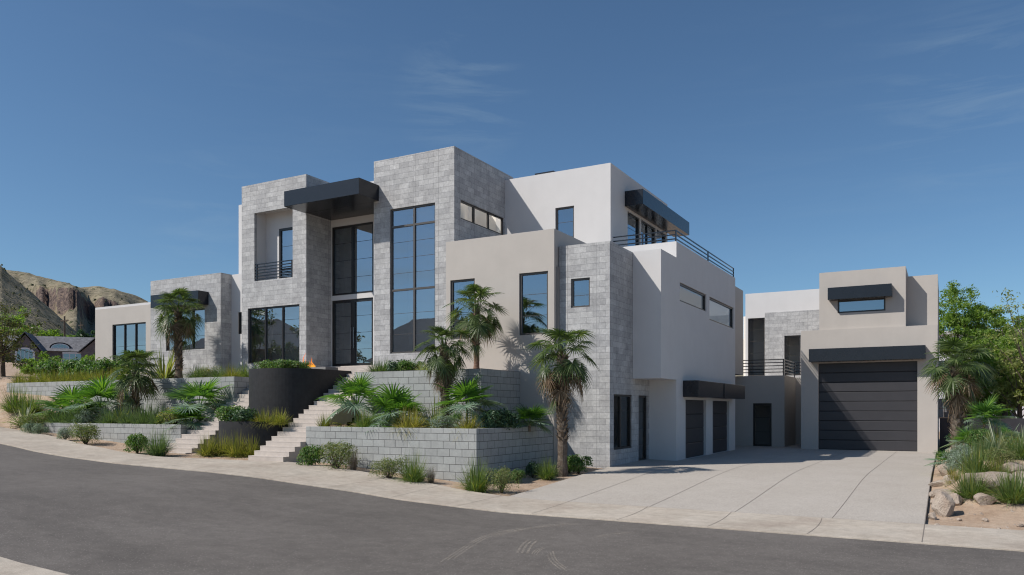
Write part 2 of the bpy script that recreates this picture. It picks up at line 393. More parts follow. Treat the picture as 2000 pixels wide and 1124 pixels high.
def mass(name,mat,parent,x0,x1,y0,y1,z0,z1,front=(),right=(),skip='',rev=.14,roof=()):
    m=MB()
    if roof: skip+='t'; grid_face(m,lambda u,w,v:(u,v,z1),x0,x1,y0,y1,list(roof))
    m.box(x0,x1,y0,y1,z0,z1,skip+'fr')
    if 'f' not in skip:
        P=PY(y0); grid_face(m,P,x0,x1,z0,z1,list(front))
        for q in front: reveal(m,P,q,q[4] if len(q)>4 else rev)
    if 'r' not in skip:
        P=PX(x1); grid_face(m,P,y0,y1,z0,z1,list(right))
        for q in right: reveal(m,P,q,q[4] if len(q)>4 else rev)
    return m.build(name,mat,parent)
def pbox(m,P,u0,u1,w0,w1,z0,z1):
    a=[P(u0,w0,z0),P(u1,w0,z0),P(u1,w1,z0),P(u0,w1,z0),P(u0,w0,z1),P(u1,w0,z1),P(u1,w1,z1),P(u0,w1,z1)]
    n=len(m.v); m.v+=a
    for q in ((0,1,5,4),(1,2,6,5),(2,3,7,6),(3,0,4,7),(3,2,1,0),(4,5,6,7)): m.f.append(tuple(n+i for i in q)); m.m.append(m.cur)
def window(parent,P,q,vm=(),hm=(),thin=(),fw=.055,dep=.05,name='window',room=ROOM,rdep=2.2,glass=GLASS,mat=None,vw=.05,rmarg=.3,sky=None):
    """frame with mullions (vm, hm: centres), thin glazing bars, a pane and the room behind it"""
    u0,u1,z0,z1=q[:4]; e=.002; m=MB(); mat=mat or FRAME
    w0,w1=dep,dep+.075
    pbox(m,P,u0+e,u0+fw,w0,w1,z0+e,z1-e); pbox(m,P,u1-fw,u1-e,w0,w1,z0+e,z1-e)
    pbox(m,P,u0+fw,u1-fw,w0,w1,z0+e,z0+fw); pbox(m,P,u0+fw,u1-fw,w0,w1,z1-fw,z1-e)
    for v in vm: pbox(m,P,v-vw/2,v+vw/2,w0+.003,w1-.003,z0+fw,z1-fw)
    for v in hm: pbox(m,P,u0+fw,u1-fw,w0+.006,w1-.006,v-vw/2,v+vw/2)
    for v in thin: pbox(m,P,u0+fw,u1-fw,w1-.028,w1-.008,v-.007,v+.007)
    f=m.build(name,mat,parent)
    g=MB(); wp=w1-.02; g.face([P(u0+fw/2,wp,z0+fw/2),P(u1-fw/2,wp,z0+fw/2),P(u1-fw/2,wp,z1-fw/2),P(u0+fw/2,wp,z1-fw/2)]); g.build('pane',glass,f)
    r=MB(); a0,a1,b0,b1=u0-rmarg,u1+rmarg,z0-.02,z1+rmarg*.5; d0=.16
    if sky: b1=sky  # ceiling left out, room rises to an added roof opening for daylight
    c=[P(a0,d0,b0),P(a1,d0,b0),P(a1,rdep,b0),P(a0,rdep,b0),P(a0,d0,b1),P(a1,d0,b1),P(a1,rdep,b1),P(a0,rdep,b1)]
    for k in ((1,2,6,5),(2,3,7,6),(3,0,4,7),(3,2,1,0)) + (() if sky else ((4,5,6,7),)): r.face([c[i] for i in k])
    grid_face(r,lambda u,w,z:P(u,d0,z),a0,a1,b0,b1,[(u0,u1,z0,z1)])
    r.build('room_wall',room,f)
    return f
def bars(z0,z1,n): return [z0+(z1-z0)*i/(n) for i in range(1,n)]
def canopy(parent,boxes,name='canopy'):
    m=MB()
    for b_ in boxes: m.box(*b_)
    o=m.build(name,BLACKMET,parent); bv=o.modifiers.new('edge','BEVEL'); bv.width=.008; bv.segments=1; return o
def garage_door(parent,P,q,n,name='garage_door'):
    u0,u1,z0,z1=q; m=MB().use(DOORMAT); g=.012; hh=(z1-z0)/n
    for i in range(n):
        za,zb=z0+i*hh+g,z0+(i+1)*hh-.004
        m.face([P(u0+.01,.100,za+.02),P(u1-.01,.100,za+.02),P(u1-.01,.104,zb-.02),P(u0+.01,.104,zb-.02)])
        m.face([P(u0+.01,.104,zb-.02),P(u1-.01,.104,zb-.02),P(u1-.01,.122,zb),P(u0+.01,.122,zb)])
        m.face([P(u0+.01,.125,za),P(u1-.01,.125,za),P(u1-.01,.100,za+.02),P(u0+.01,.100,za+.02)])
    m.use(SEAM); pbox(m,P,u0+.003,u1-.003,.125,.16,z0+.002,z1-.003)
    return m.build(name,None,parent)
def railing(parent,pts,z0,zs,posts,name='railing'):
    m=MB()
    for z in zs:
        for a,b_ in zip(pts,pts[1:]):
            if abs(a[0]-b_[0])>abs(a[1]-b_[1]): m.box(min(a[0],b_[0]),max(a[0],b_[0]),a[1]-.02,a[1]+.02,z-.02,z+.02)
            else: m.box(a[0]-.019,a[0]+.019,min(a[1],b_[1])+.02,max(a[1],b_[1]),z-.0195,z+.0195)
    for x,y in posts: m.box(x-.025,x+.025,y-.025,y+.025,z0,zs[-1]+.022)
    return m.build(name,BLACKMET,parent)

# ------------------------------------------------------------------ the main house
H_=empty('modern_house',(-18,27,3),'large flat roofed modern house of grey stone, white and greige plaster blocks','house')
YF=24.53
w_b1=(-37.67,-34.99,4.03,6.33); w_b2=(-32.65,-29.92,4.75,6.63); w_sm=(-28.43,-27.6,5.41,6.41)
mass('plaster_wall',GREIGE,H_,-39.12,-33.6,25.14,31,1.5,7.19,[w_b1])['label']='greige plaster wing at the far end'
mass('coping',WHITE,H_,-39.13,-33.78,25.15,31,7.192,7.30)
window(H_,PY(25.14),w_b1,[-36.76,-35.87],[],bars(4.03,6.33,4)[1:2],vw=.07,room=ROOM)
mass('stone_wall',STONE,H_,-33.78,-28.85,YF,29,1.5,8.18,[w_b2])['label']='low stone wing under a short black canopy'
window(H_,PY(YF),w_b2,[-30.81,-31.75],[],bars(4.75,6.63,3)[:1],vw=.07,room=ROOM)
canopy(H_,[(-32.99,-29.65,23.95,24.527,6.76,7.36)])
mass('white_wall',WHITE,H_,-28.85,-27.3,25.14,26.05,1.5,8.17,[w_sm],skip='lr',rev=.1)
window(H_,PY(25.14),w_sm,[],[],[5.9],room=ROOMD,rdep=.8)
# entrance body behind the stone towers
w_e1=(-23.59,-21.27,6.93,9.95); w_e2=(-23.59,-21.27,3.83,6.72)
mass('white_wall',WHITE,H_,-29.4,-27.49,26.05,33,1.5,11.67,skip='r')
mass('white_wall',WHITE,H_,-23.62,-19.9,26.05,33,2.0,11.66,[w_e1,w_e2],skip='lr',rev=.1)
mass('white_wall',WHITE,H_,-27.49,-23.62,26.9,33,2.0,11.66,skip='lr')
window(H_,PY(26.05),w_e1,[-22.45],[],bars(6.93,9.95,4),vw=.12,fw=.09,room=ROOML,rdep=3)
dr_=window(H_,PY(26.05),w_e2,[-22.43],[],bars(3.83,6.72,4),vw=.22,fw=.12,room=ROOML,name='entrance_door',rdep=3)
m=MB(); P=PY(26.05)
for u in (-22.50,-22.36): pbox(m,P,u-.015,u+.015,.0,.03,4.6,5.5); pbox(m,P,u-.01,u+.01,.03,.053,4.7,4.74); pbox(m,P,u-.01,u+.01,.03,.053,5.36,5.4)
m.build('handle',simple('steel_handle',(.35,.35,.36),.3,1),dr_)
# stone tower with balcony
w_t1=(-27.11,-24.01,3.98,6.43); q_bal=(-26.70,-24.40,7.61,10.62,.14)
mass('stone_wall',STONE,H_,-27.49,-23.62,YF,26.6,1.5,11.90,[w_t1,q_bal])['label']='stone tower with balcony opening'
window(H_,PY(YF),w_t1,[-26.08,-25.04],[],bars(3.98,6.43,4),vw=.075,fw=.07,room=ROOML,rdep=1.7)
m=MB().use(WHITE)   # balcony lining
P=PY(YF); a0,a1,b0,b1=-26.72,-23.9,7.55,10.75
q_bd=(-25.92,-24.45,7.62,9.98)
c=[P(a0,.14,b0),P(a1,.14,b0),P(a1,.70,b0),P(a0,.70,b0),P(a0,.14,b1),P(a1,.14,b1),P(a1,.70,b1),P(a0,.70,b1)]
for k in ((1,2,6,5),(3,0,4,7),(3,2,1,0),(4,5,6,7)): m.face([c[i] for i in k])
grid_face(m,lambda u,w,z:P(u,.14,z),a0,a1,b0,b1,[q_bal]); grid_face(m,lambda u,w,z:P(u,.70,z),a0,a1,b0,b1,[q_bd])
m.build('balcony',None,H_)
window(H_,PY(YF+.65),q_bd,[],[],bars(7.62,9.95,3),fw=.1,name='balcony_door',room=ROOM,rdep=.5,rmarg=.1)
railing(H_,[(-26.72,YF+.06),(-24.38,YF+.06)],7.62,[7.70,7.83,7.96,8.09,8.22,8.35],[(-26.60,YF+.06),(-24.5,YF+.06)])
# big stone tower
w_t2=(-19.18,-17.02,4.15,9.85); w_t2s=(24.97,28.30,9.22,9.95)
mass('stone_wall',STONE,H_,-19.99,-16.15,YF,29.1,1.5,11.86,[w_t2],[w_t2s],roof=[(-18.05,-16.31,24.77,28.5)])['label']='tallest stone tower with the double height window'  # invented roof opening, out of sight, brightens the side-window room
th=[x for x in (4.9,5.72,7.3,7.9,8.52)]
window(H_,PY(YF),w_t2,[-18.05],[9.14,6.64],th,vw=.075,fw=.06,room=ROOML,rdep=1.6,mat=FRAMEL)
window(H_,PX(-16.15),w_t2s,[26.03,27.14],[],[],vw=.09,fw=.06,room=ROOML,rdep=1.9,glass=GLASSC,rmarg=.2,sky=11.86)
canopy(H_,[(-23.68,-19.73,23.32,24.527,10.25,10.88),(-23.617,-19.993,24.53,26.047,10.25,10.88)])
# white upper block
w_w=(-13.81,-12.98,8.5,10.10); ws=[(30.27,31.74,8.35,10.11),(31.90,33.82,8.35,10.11),(33.94,35.30,8.35,10.11)]
mass('white_wall',WHITE,H_,-16.6,-11.42,28.40,35.51,7.2,11.57,[w_w],ws)['label']='white upper block'
window(H_,PY(28.40),w_w,[],[],[8.9,9.5],fw=.06,mat=FRAMEL,room=ROOMD,rdep=1.4)
for q in ws: window(H_,PX(-11.42),q,[(q[0]+q[1])/2] if q is ws[1] else [],[],[9.5],fw=.07,room=ROOMD,rdep=1.4,rmarg=.02)
canopy(H_,[(-11.417,-10.64,29.93,36.42,10.22,10.83)])
m=MB().use(BLACKMET); m.box(-16.1,-15.16,31,31.9,11.5,12.52); m.build('chimney',None,H_)
# greige block
w_c1=(-13.20,-12.06,4.57,6.76); w_c2=(-16.12,-15.05,4.55,6.75)
mass('plaster_wall',GREIGE,H_,-16.31,-11.82,24.22,28.5,-.6,8.20,[w_c1,w_c2])['label']='greige block in the middle of the front'
window(H_,PY(24.22),w_c1,[],[],[5.25,6.0],fw=.07,mat=FRAMEL,room=ROOMD,rdep=1.6)
window(H_,PY(24.22),w_c2,[],[],[5.25,6.0],fw=.07,mat=FRAMEL,room=ROOMD,rdep=1.6,rmarg=.1)
# stone corner
w_a=(-11.33,-10.62,5.46,6.46); w_as=(24.89,26.66,.56,2.47); d_as=(27.34,28.34,.02,2.47)
mass('stone_wall',STONE,H_,-11.80,-9.89,YF,28.53,-.6,7.63,[w_a],[w_as,d_as],skip='l')['label']='stone corner by the driveway'
window(H_,PY(YF),w_a,[],[],[5.88],fw=.06,mat=FRAMEL,room=ROOMD,rdep=1.2,rmarg=.2)
window(H_,PX(-9.89),w_as,[25.65],[],[1.9],fw=.07,vw=.12,room=ROOMD,rdep=1.4,rmarg=.1,glass=GLASSC)
window(H_,PX(-9.89),d_as,[],[],bars(.02,2.47,4),fw=.08,room=ROOM,name='side_door',rdep=1.4,rmarg=.08,glass=GLASSC)
# white garage wing with roof terrace
w_d1=(28.96,32.72,6.07,6.79); w_d2=(33.22,37.54,5.78,6.78); g1=(29.71,32.67,.02,2.33); g2=(33.74,36.67,.02,2.33)
m1=mass('white_wall',WHITE,H_,-12,-8.83,28.53,37.88,-.6,8.26,(),[w_d1,w_d2,g1,g2],skip='l',roof=[(-11.43,-8.99,28.76,32.92),(-11.43,-8.99,33.02,37.74)]); m1['label']='white garage wing'  # unseen roof openings added so sun brightens the strip-window rooms
mass('white_wall',WHITE,H_,-9.885,-8.83,26.72,28.53,3.06,7.65,skip='lb')['label']='white bay overhanging the driveway'
window(H_,PX(-8.83),w_d1,[],[],[],fw=.07,room=ROOML,rdep=2.6,glass=GLASSC,rmarg=.2,sky=8.26)
window(H_,PX(-8.83),w_d2,[],[],[],fw=.07,room=ROOML,rdep=2.6,glass=GLASSC,rmarg=.2,sky=8.26)
garage_door(H_,PX(-8.83),g1,4); garage_door(H_,PX(-8.83),g2,4)
canopy(H_,[(-8.827,-8.22,29.35,33.16,2.43,3.06)]); canopy(H_,[(-8.827,-8.22,33.36,37.20,2.43,3.06)])
railing(H_,[(-11.40,28.65),(-8.89,28.65),(-8.89,37.79)],8.262,[8.38,8.54,8.70],[(-8.89,28.65),(-8.89,33.2),(-8.89,37.77),(-10.2,28.65)])
mass('plaster_wall',GREIGE,H_,-13,-9.3,37.88,41.65,3.75,8.18)
mass('plaster_wall',GREIGE,H_,-13,-10.2,37.885,41.995,-.6,3.745)  # unseen filler wall added to block sun leaking onto the shaded driveway
# low link with roof terrace
d_f=(-8.87,-7.92,.02,2.27)
mass('plaster_wall',GREIGE,H_,-13,-7.28,42.0,47,-.6,3.71,[d_f])['label']='low link building with a glazed door'
mass('plaster_wall',GREIGE,H_,-7.28,-6.0,45.41,46.9,-.6,3.71,skip='l')
window(H_,PY(42.0),d_f,[],[],bars(.02,2.27,3),fw=.09,name='glazed_door',room=ROOMD,rdep=2,glass=GLASSC)
railing(H_,[(-11,42.06),(-7.34,42.06),(-7.34,45.45),(-5.9,45.45)],3.71,[3.89,4.05,4.22,4.38,4.54],[(-7.34,42.06),(-7.34,45.45),(-9.9,42.06)])

# ------------------------------------------------------------------ the garage building
G_=empty('garage_building',(-3.2,43,0),'greige garage building with one huge charcoal door and white rear wing','garage')
w_g1=(-10.21,-9.24,3.9,7.32); w_g2=(-8.15,-7.25,3.9,6.20)
mass('white_wall',WHITE,G_,-10.36,-5.35,47,53,-.6,8.78,[w_g1,w_g2])['label']='white wing behind the roof terrace'
m=MB(); grid_face(m,PY(46.955),-9.24,-5.35,3.7,7.60,[w_g2]); m.face([(-9.24,46.955,3.7),(-9.24,47,3.7),(-9.24,47,7.6),(-9.24,46.955,7.6)]); m.face([(-9.24,46.955,7.6),(-5.35,46.955,7.6),(-5.35,47,7.6),(-9.24,47,7.6)])
m.build('stone_wall',STONE,G_)
window(G_,PY(47.0),w_g1,[],[],bars(3.9,7.32,5),fw=.05,room=ROOML,mat=FRAMEL,glass=GLASSC)
window(G_,PY(46.99),w_g2,[],[],bars(3.9,6.2,4),fw=.06,room=ROOML,mat=FRAMEL,rmarg=.1,name='terrace_door',glass=GLASSC)
q_gd=(-5.37,-1.13,.02,4.16)
mass('plaster_wall',GREIGE,G_,-6.16,-.32,40.0,47.5,-.6,5.77,[(*q_gd,.2)])['label']='lower storey with the huge door'
garage_door(G_,lambda u,w,z:(u,40.05+w,z),q_gd,9)
w_r=(-4.52,-2.45,6.55,7.15)
mass('plaster_wall',GREIGE,G_,-5.34,-1.61,40.12,47.4,5.77,8.54,[w_r],skip='d')['label']='upper storey with a slot window'
mass('plaster_wall',GREIGE,G_,-1.61,-.32,41.0,47.4,5.77,8.19,skip='ld')
window(G_,PY(40.12),w_r,[],[],[],fw=.07,room=ROOMD,dep=.03)
canopy(G_,[(-5.72,-.79,39.42,39.997,4.22,4.83)]); canopy(G_,[(-4.90,-2.16,39.6,40.117,7.15,7.72)])

# ------------------------------------------------------------------ block retaining walls, stairs, planters
def lwall(label,x0,x1,y0,zb,zt,side_y,right=True,loc=None):
    m=MB(); t=.2
    m.box(x0,x1,y0,y0+t,zb,zt)
    m.box(x1-t,x1,y0+t,side_y,zb,zt,skip='f')
    o=m.build('block_wall',CMU,None,loc=(x0,y0,zb)); bv=o.modifiers.new('edge','BEVEL'); bv.width=.006; bv.segments=1
    tag(o,label,'retaining wall')
lwall('near low block wall holding the fan palm bed beside the driveway',-18.47,-11.85,19.17,-.6,1.385,24.218)
lwall('near upper block wall below the tall window, wrapping the ringed palm',-18.47,-13.16,21.58,.8,3.28,24.218)
lwall('far low block wall with round shrubs on the sand before it',-33.4,-24.68,19.17,0,1.385,22.3)
lwall('far long upper block wall topped by a row of grasses',-40.76,-24.6,21.58,.8,3.25,25.1)
def stairs(x0,x1,label):
    m=MB(); n=21
    for k in range(n):
        y=18.16+.2535*k; z=.43+.1515*k
        last=(k==n-1)
        m.box(x0,x1,y,y+.2535 if not last else 23.6,z-.75,z-.004)
        m.box(x0-.003,x1+.003,y-.004,y+.2535,z-.03,z)
    o=m.build('staircase',STEP,None,loc=(x0,18.1,.2)); tag(o,label,'stairs'); return o
stairs(-24.64,-23.125,'pale concrete stairs on the far side of the black planters')
stairs(-20.045,-18.475,'pale concrete stairs between the black planters and the near block walls')
m=MB(); m.box(-24.59,-18.475,23.48,26.045,1.0,3.61); m.box(-23.6,-20.0,25.55,26.045,3.61,3.80); o=m.build('entrance_terrace',STEP); o['kind']='structure'
def planter(cy,y1,zt,zb,label):
    m=MB(); cx,r=-21.585,1.535; n=40; t=.12
    def ring(r_): return [(cx-r_,y1)]+[(cx-r_*cos(pi*k/n),cy-r_*sin(pi*k/n)) for k in range(n+1)]+[(cx+r_,y1)]
    o_,i_=ring(r),ring(r-t)
    for a,b_ in zip(o_,o_[1:]): m.face([(a[0],a[1],zb),(b_[0],b_[1],zb),(b_[0],b_[1],zt),(a[0],a[1],zt)])
    for a,b_ in zip(i_,i_[1:]): m.face([(b_[0],b_[1],zt-.4),(a[0],a[1],zt-.4),(a[0],a[1],zt),(b_[0],b_[1],zt)])
    for k in range(len(o_)-1): m.face([(*o_[k],zt),(*o_[k+1],zt),(*i_[k+1],zt),(*i_[k],zt)])
    root=empty('planter',(cx,cy,zb),label,'planter')
    w=m.build('planter_wall',BLACKST,root,loc=None,smooth=False)
    w.parent=root; w.matrix_parent_inverse=Matrix.Translation((-cx,-cy,-zb))
    m=MB(); m.v=[(x,y,zt-.07) for x,y in i_]; m.f=[tuple(range(len(i_)))]; m.m=[0]
    s=m.build('soil',SOIL,root); s.matrix_parent_inverse=Matrix.Translation((-cx,-cy,-zb))
planter(21.65,23.47,3.43,1.0,'tall rounded black planter between the stairs with a fire bowl on it')
planter(20.28,21.5,1.53,.0,'low rounded black planter in front of the tall one')
for r_ in (H_,G_):
    for c_ in r_.children: c_.matrix_parent_inverse=Matrix.Translation(-Vector(r_.location))
# fire bowl
fb=empty('fire_bowl',(-21.2,22.6,3.43),'low grey fire bowl with orange flames on the tall black planter','fire bowl')
m=MB(); m.box(-.85,.75,-.35,.35,-.05,.13); m.build('bowl',simple('grey_stone_slab',(.20,.20,.20),.8,0,.15,9),fb)
m=MB(); m.box(-.7,.6,-.22,.22,.132,.137); m.build('ash_bed',simple('ash',(.03,.025,.02),.95),fb)
fm,nt,nd,L,b=nm('flame'); nd.remove(b); e=N(nt,'ShaderNodeEmission'); tc=nt.nodes.new('ShaderNodeTexCoord'); sp=nt.nodes.new('ShaderNodeSeparateXYZ'); L.new(tc.outputs['Object'],sp.inputs[0])
L.new(ramp(nt,math_(nt,'MULTIPLY',sp.outputs[2],1.9),[(0,(1,.55,.08)),(.45,(1,.36,.03)),(1,(.9,.16,.01))]),e.inputs[0]); e.inputs[1].default_value=1.25
tr=N(nt,'ShaderNodeBsdfTransparent'); mx=N(nt,'ShaderNodeMixShader'); mx.inputs[0].default_value=.8; L.new(tr.outputs[0],mx.inputs[1]); L.new(e.outputs[0],mx.inputs[2]); L.new(mx.outputs[0],nd['Material Output'].inputs[0])
m=MB(); r3=random.Random(3)
for i,(fx,fh,fw_) in enumerate([(-.70,.60,.06),(-.62,.36,.05),(-.52,.2,.07),(-.42,.28,.05),(-.32,.42,.05),(-.24,.34,.05),(-.14,.16,.05),(-.48,.12,.14),(-.25,.12,.12)]):
    ph=r3.uniform(0,6); ps=[]; rs=[]
    for k in range(9):
        t=k/8; ps.append((fx+.05*sin(ph+t*6)*t+.03*t,.05*sin(ph*2+t*5)*t,.13+fh*t)); rs.append(max(.003,fw_*(1-t)**.7*(.55+.6*sin(pi*min(1,t*2.2+.15)))*.8))
    m.tube(ps,rs,7,False)
m.build('flame',fm,fb)
# ------------------------------------------------------------------ vegetation
def blade(m,p,d,L_,w,curl,n=4,twist=0,tip=.0,fold=False,sag=1.6):
    """a tapering leaf blade from p along unit vector d that arches over under its own weight"""
    p=Vector(p); d=Vector(d).normalized(); side=d.cross(Vector((0,0,1)))
    if side.length<.05: side=Vector((cos(twist),sin(twist),0))
    side.normalize()
    if twist: side=(Matrix.Rotation(twist,3,d)@side)
    pr=[]
    for i in range(n+1):
        t=i/n; q=p+d*L_*t+Vector((0,0,-1))*(curl*L_*t**sag)
        ww=w*.5*(min(1,.55+t*2.2) if t<.25 else 1)*(1-t)**.55 if t<1 else 0.0004
        pr.append((q-side*ww,q+side*ww))
    m.strip(pr)
def sph(r): 
    a=r.uniform(0,2*pi); z=r.uniform(-1,1); s_=sqrt(1-z*z); return Vector((s_*cos(a),s_*sin(a),z))
def mk_grass(mat,seed,n=330,w=.013,spread=1.0,stiff=.5,mat2=None):
    """unit tuft: radius 1, height 1 (scaled when placed)"""
    r=random.Random(seed); m=MB().use(mat)
    for i in range(n):
        a=r.uniform(0,2*pi); rr=r.random()**.7*.30; p=(rr*cos(a),rr*sin(a),-.03)
        lean=r.random()**.8*spread; az=a+r.gauss(0,.5)
        d=Vector((cos(az)*lean*.9,sin(az)*lean*.9,1)); L_=r.uniform(.55,1.12)
        if mat2 is not None: m.use(mat2 if r.random()<.18 else mat)
        blade(m,p,d,L_,w*r.uniform(.7,1.4),stiff*lean*r.uniform(.5,1.3),4,r.uniform(-.6,.6))
    return m
def mk_shrub(mat,seed,n=1100,leaf=.045,lumps=7,stems=True,flat=1.0,mat2=None,frac=.15):
    r=random.Random(seed); m=MB().use(mat)
    C=[(Vector((r.uniform(-.5,.5),r.uniform(-.5,.5),r.uniform(.22,.5))),r.uniform(.3,.44)) for _ in range(lumps)]+[(Vector((0,0,.3)),.55)]
    for i in range(n):
        c,R_=C[i%len(C)]; u=sph(r)
        if u.z<-.55: u.z=-u.z
        p=c+u*R_*(r.uniform(.62,1.07)); 
        if p.z<.02: p.z=.02+r.random()*.1
        nrm=(u+sph(r)*.75).normalized(); t=nrm.cross(sph(r)).normalized(); b_=nrm.cross(t)
        L_=leaf*r.uniform(.7,1.5); W=L_*.42*flat
        if mat2 is not None: m.use(mat2 if r.random()<frac else mat)
        m.face([p-t*L_,p-b_*W+t*.0,p+t*L_,p+b_*W])
    return m
def mk_stems(mat,seed,n=26,hh=.7):
    r=random.Random(seed); m=MB().use(mat)
    for i in range(n):
        a=r.uniform(0,2*pi); k=r.uniform(.1,.6); top=Vector((cos(a)*k,sin(a)*k,r.uniform(.4,hh))); mid=top*.5+Vector((0,0,.06))
        m.tube([(cos(a)*.03,sin(a)*.03,-.05),mid,top],[.014,.009,.004],5,False)
    return m
def mk_flax(mat,seed,n=46,w=.07,mat2=None,arch=.55):
    r=random.Random(seed); m=MB().use(mat)
    for i in range(n):
        a=r.uniform(0,2*pi); lean=r.random()**.7*1.7; rr=.12*r.random()
        if mat2 is not None: m.use(mat2 if r.random()<.35 else mat)
        L_=r.uniform(.65,1.1)
        blade(m,(rr*cos(a),rr*sin(a),-.03),Vector((cos(a)*lean,sin(a)*lean,1)),L_,w*r.uniform(.7,1.2),arch*lean*r.uniform(.25,.9),6,r.uniform(-.5,.5),sag=2.2)
    return m
def fanleaf(m,hub,d,nrm,R_,nseg=26,spread=2.35,droop=.15,mat=None,r=rnd,pet=None,wscale=1.0,cup=.25):
    """a palmate leaf: hub point, axis d, blade normal nrm; segments join near the hub and droop at the tips"""
    d=d.normalized(); s_=d.cross(nrm).normalized(); nrm=s_.cross(d).normalized()
    if mat is not None: m.use(mat)
    if pet is not None:
        p0=Vector(pet); mid=(p0+hub)/2+Vector((0,0,.06*(hub-p0).length)); w=.012
        m.strip([(q-s_*w*k,q+s_*w*k) for q,k in ((p0,1.6),(mid,1.1),(hub,.8))]); m.strip([(q-nrm*w*k,q+nrm*w*k) for q,k in ((p0,1.2),(mid,.9),(hub,.6))])
    for i in range(nseg):
        th=-spread+2*spread*i/(nseg-1)+r.gauss(0,.02)
        v=(d*cos(th)+s_*sin(th)); L_=R_*(.80+.20*cos(th*.6))*r.uniform(.9,1.05)
        v=(v+nrm*cup*(1-cos(th))*.5-nrm*.03).normalized(); sd=(s_*cos(th)-d*sin(th))
        tl=nrm*(.35 if i%2 else -.35)
        pr=[]; half=spread/(nseg-1)*wscale
        for k,t in enumerate((.03,.38,.62,.83,1.0)):
            w=[.012,half*.38*1.02,half*.38*.82,half*.38*.45,.003/R_][k]*R_
            q=hub+v*L_*t+Vector((0,0,-1))*droop*L_*max(0,t-.42)**1.35*1.9
            pr.append((q-(sd+tl)*w,q+(sd+tl)*w))
        m.strip(pr)
def mk_fanpalm(seed,R_=.52,n=13,stem=.0,pet=.5,mats=('fan','palm'),up=1.0,pale=0,cr=0):
    """returns trunk mesh builder and crown mesh builder, metres"""
    r=random.Random(seed); t=MB().use(BOOT); c=MB()
    top=Vector((0,0,stem))
    t.tube([(0,0,-.08),(0,0,stem*.5+.02),(0,0,stem+.06)],[.05,.042,.035],8)
    for k in range(14+int(stem*30)):
        a=k*2.4; z=(stem+.1)*k/(14+stem*30); blade(t,(.035*cos(a),.035*sin(a),z),(cos(a)*.5,sin(a)*.5,1),.12,.03,.2,2)
    for i in range(n):
        az=i*2.39996+r.gauss(0,.2); f=i/(n-1); el=(1.35-1.45*f*up)+r.gauss(0,.08)
        d=Vector((cos(az)*cos(el),sin(az)*cos(el),sin(el))); pl=pet*r.uniform(.8,1.15)
        hub=top+d*pl; 
        up_=Vector((0,0,1)); nrm=(up_-d*d.dot(up_)); 
        if nrm.length<.2: nrm=Vector((-cos(az),-sin(az),.2))
        el2=el-.25-.25*f; d2=Vector((cos(az)*cos(el2),sin(az)*cos(el2),sin(el2)))
        mt=LM[mats[0]] if r.random()>.3 else LM[mats[1]]
        if pale and f>.55: mt=LM['fanpale']
        fanleaf(c,hub,d2,nrm.normalized()+sph(r)*.25,R_*r.uniform(.8,1.1),28,r.uniform(2.0,2.5),r.uniform(.08,.22),mt,r,top)
    return t,c
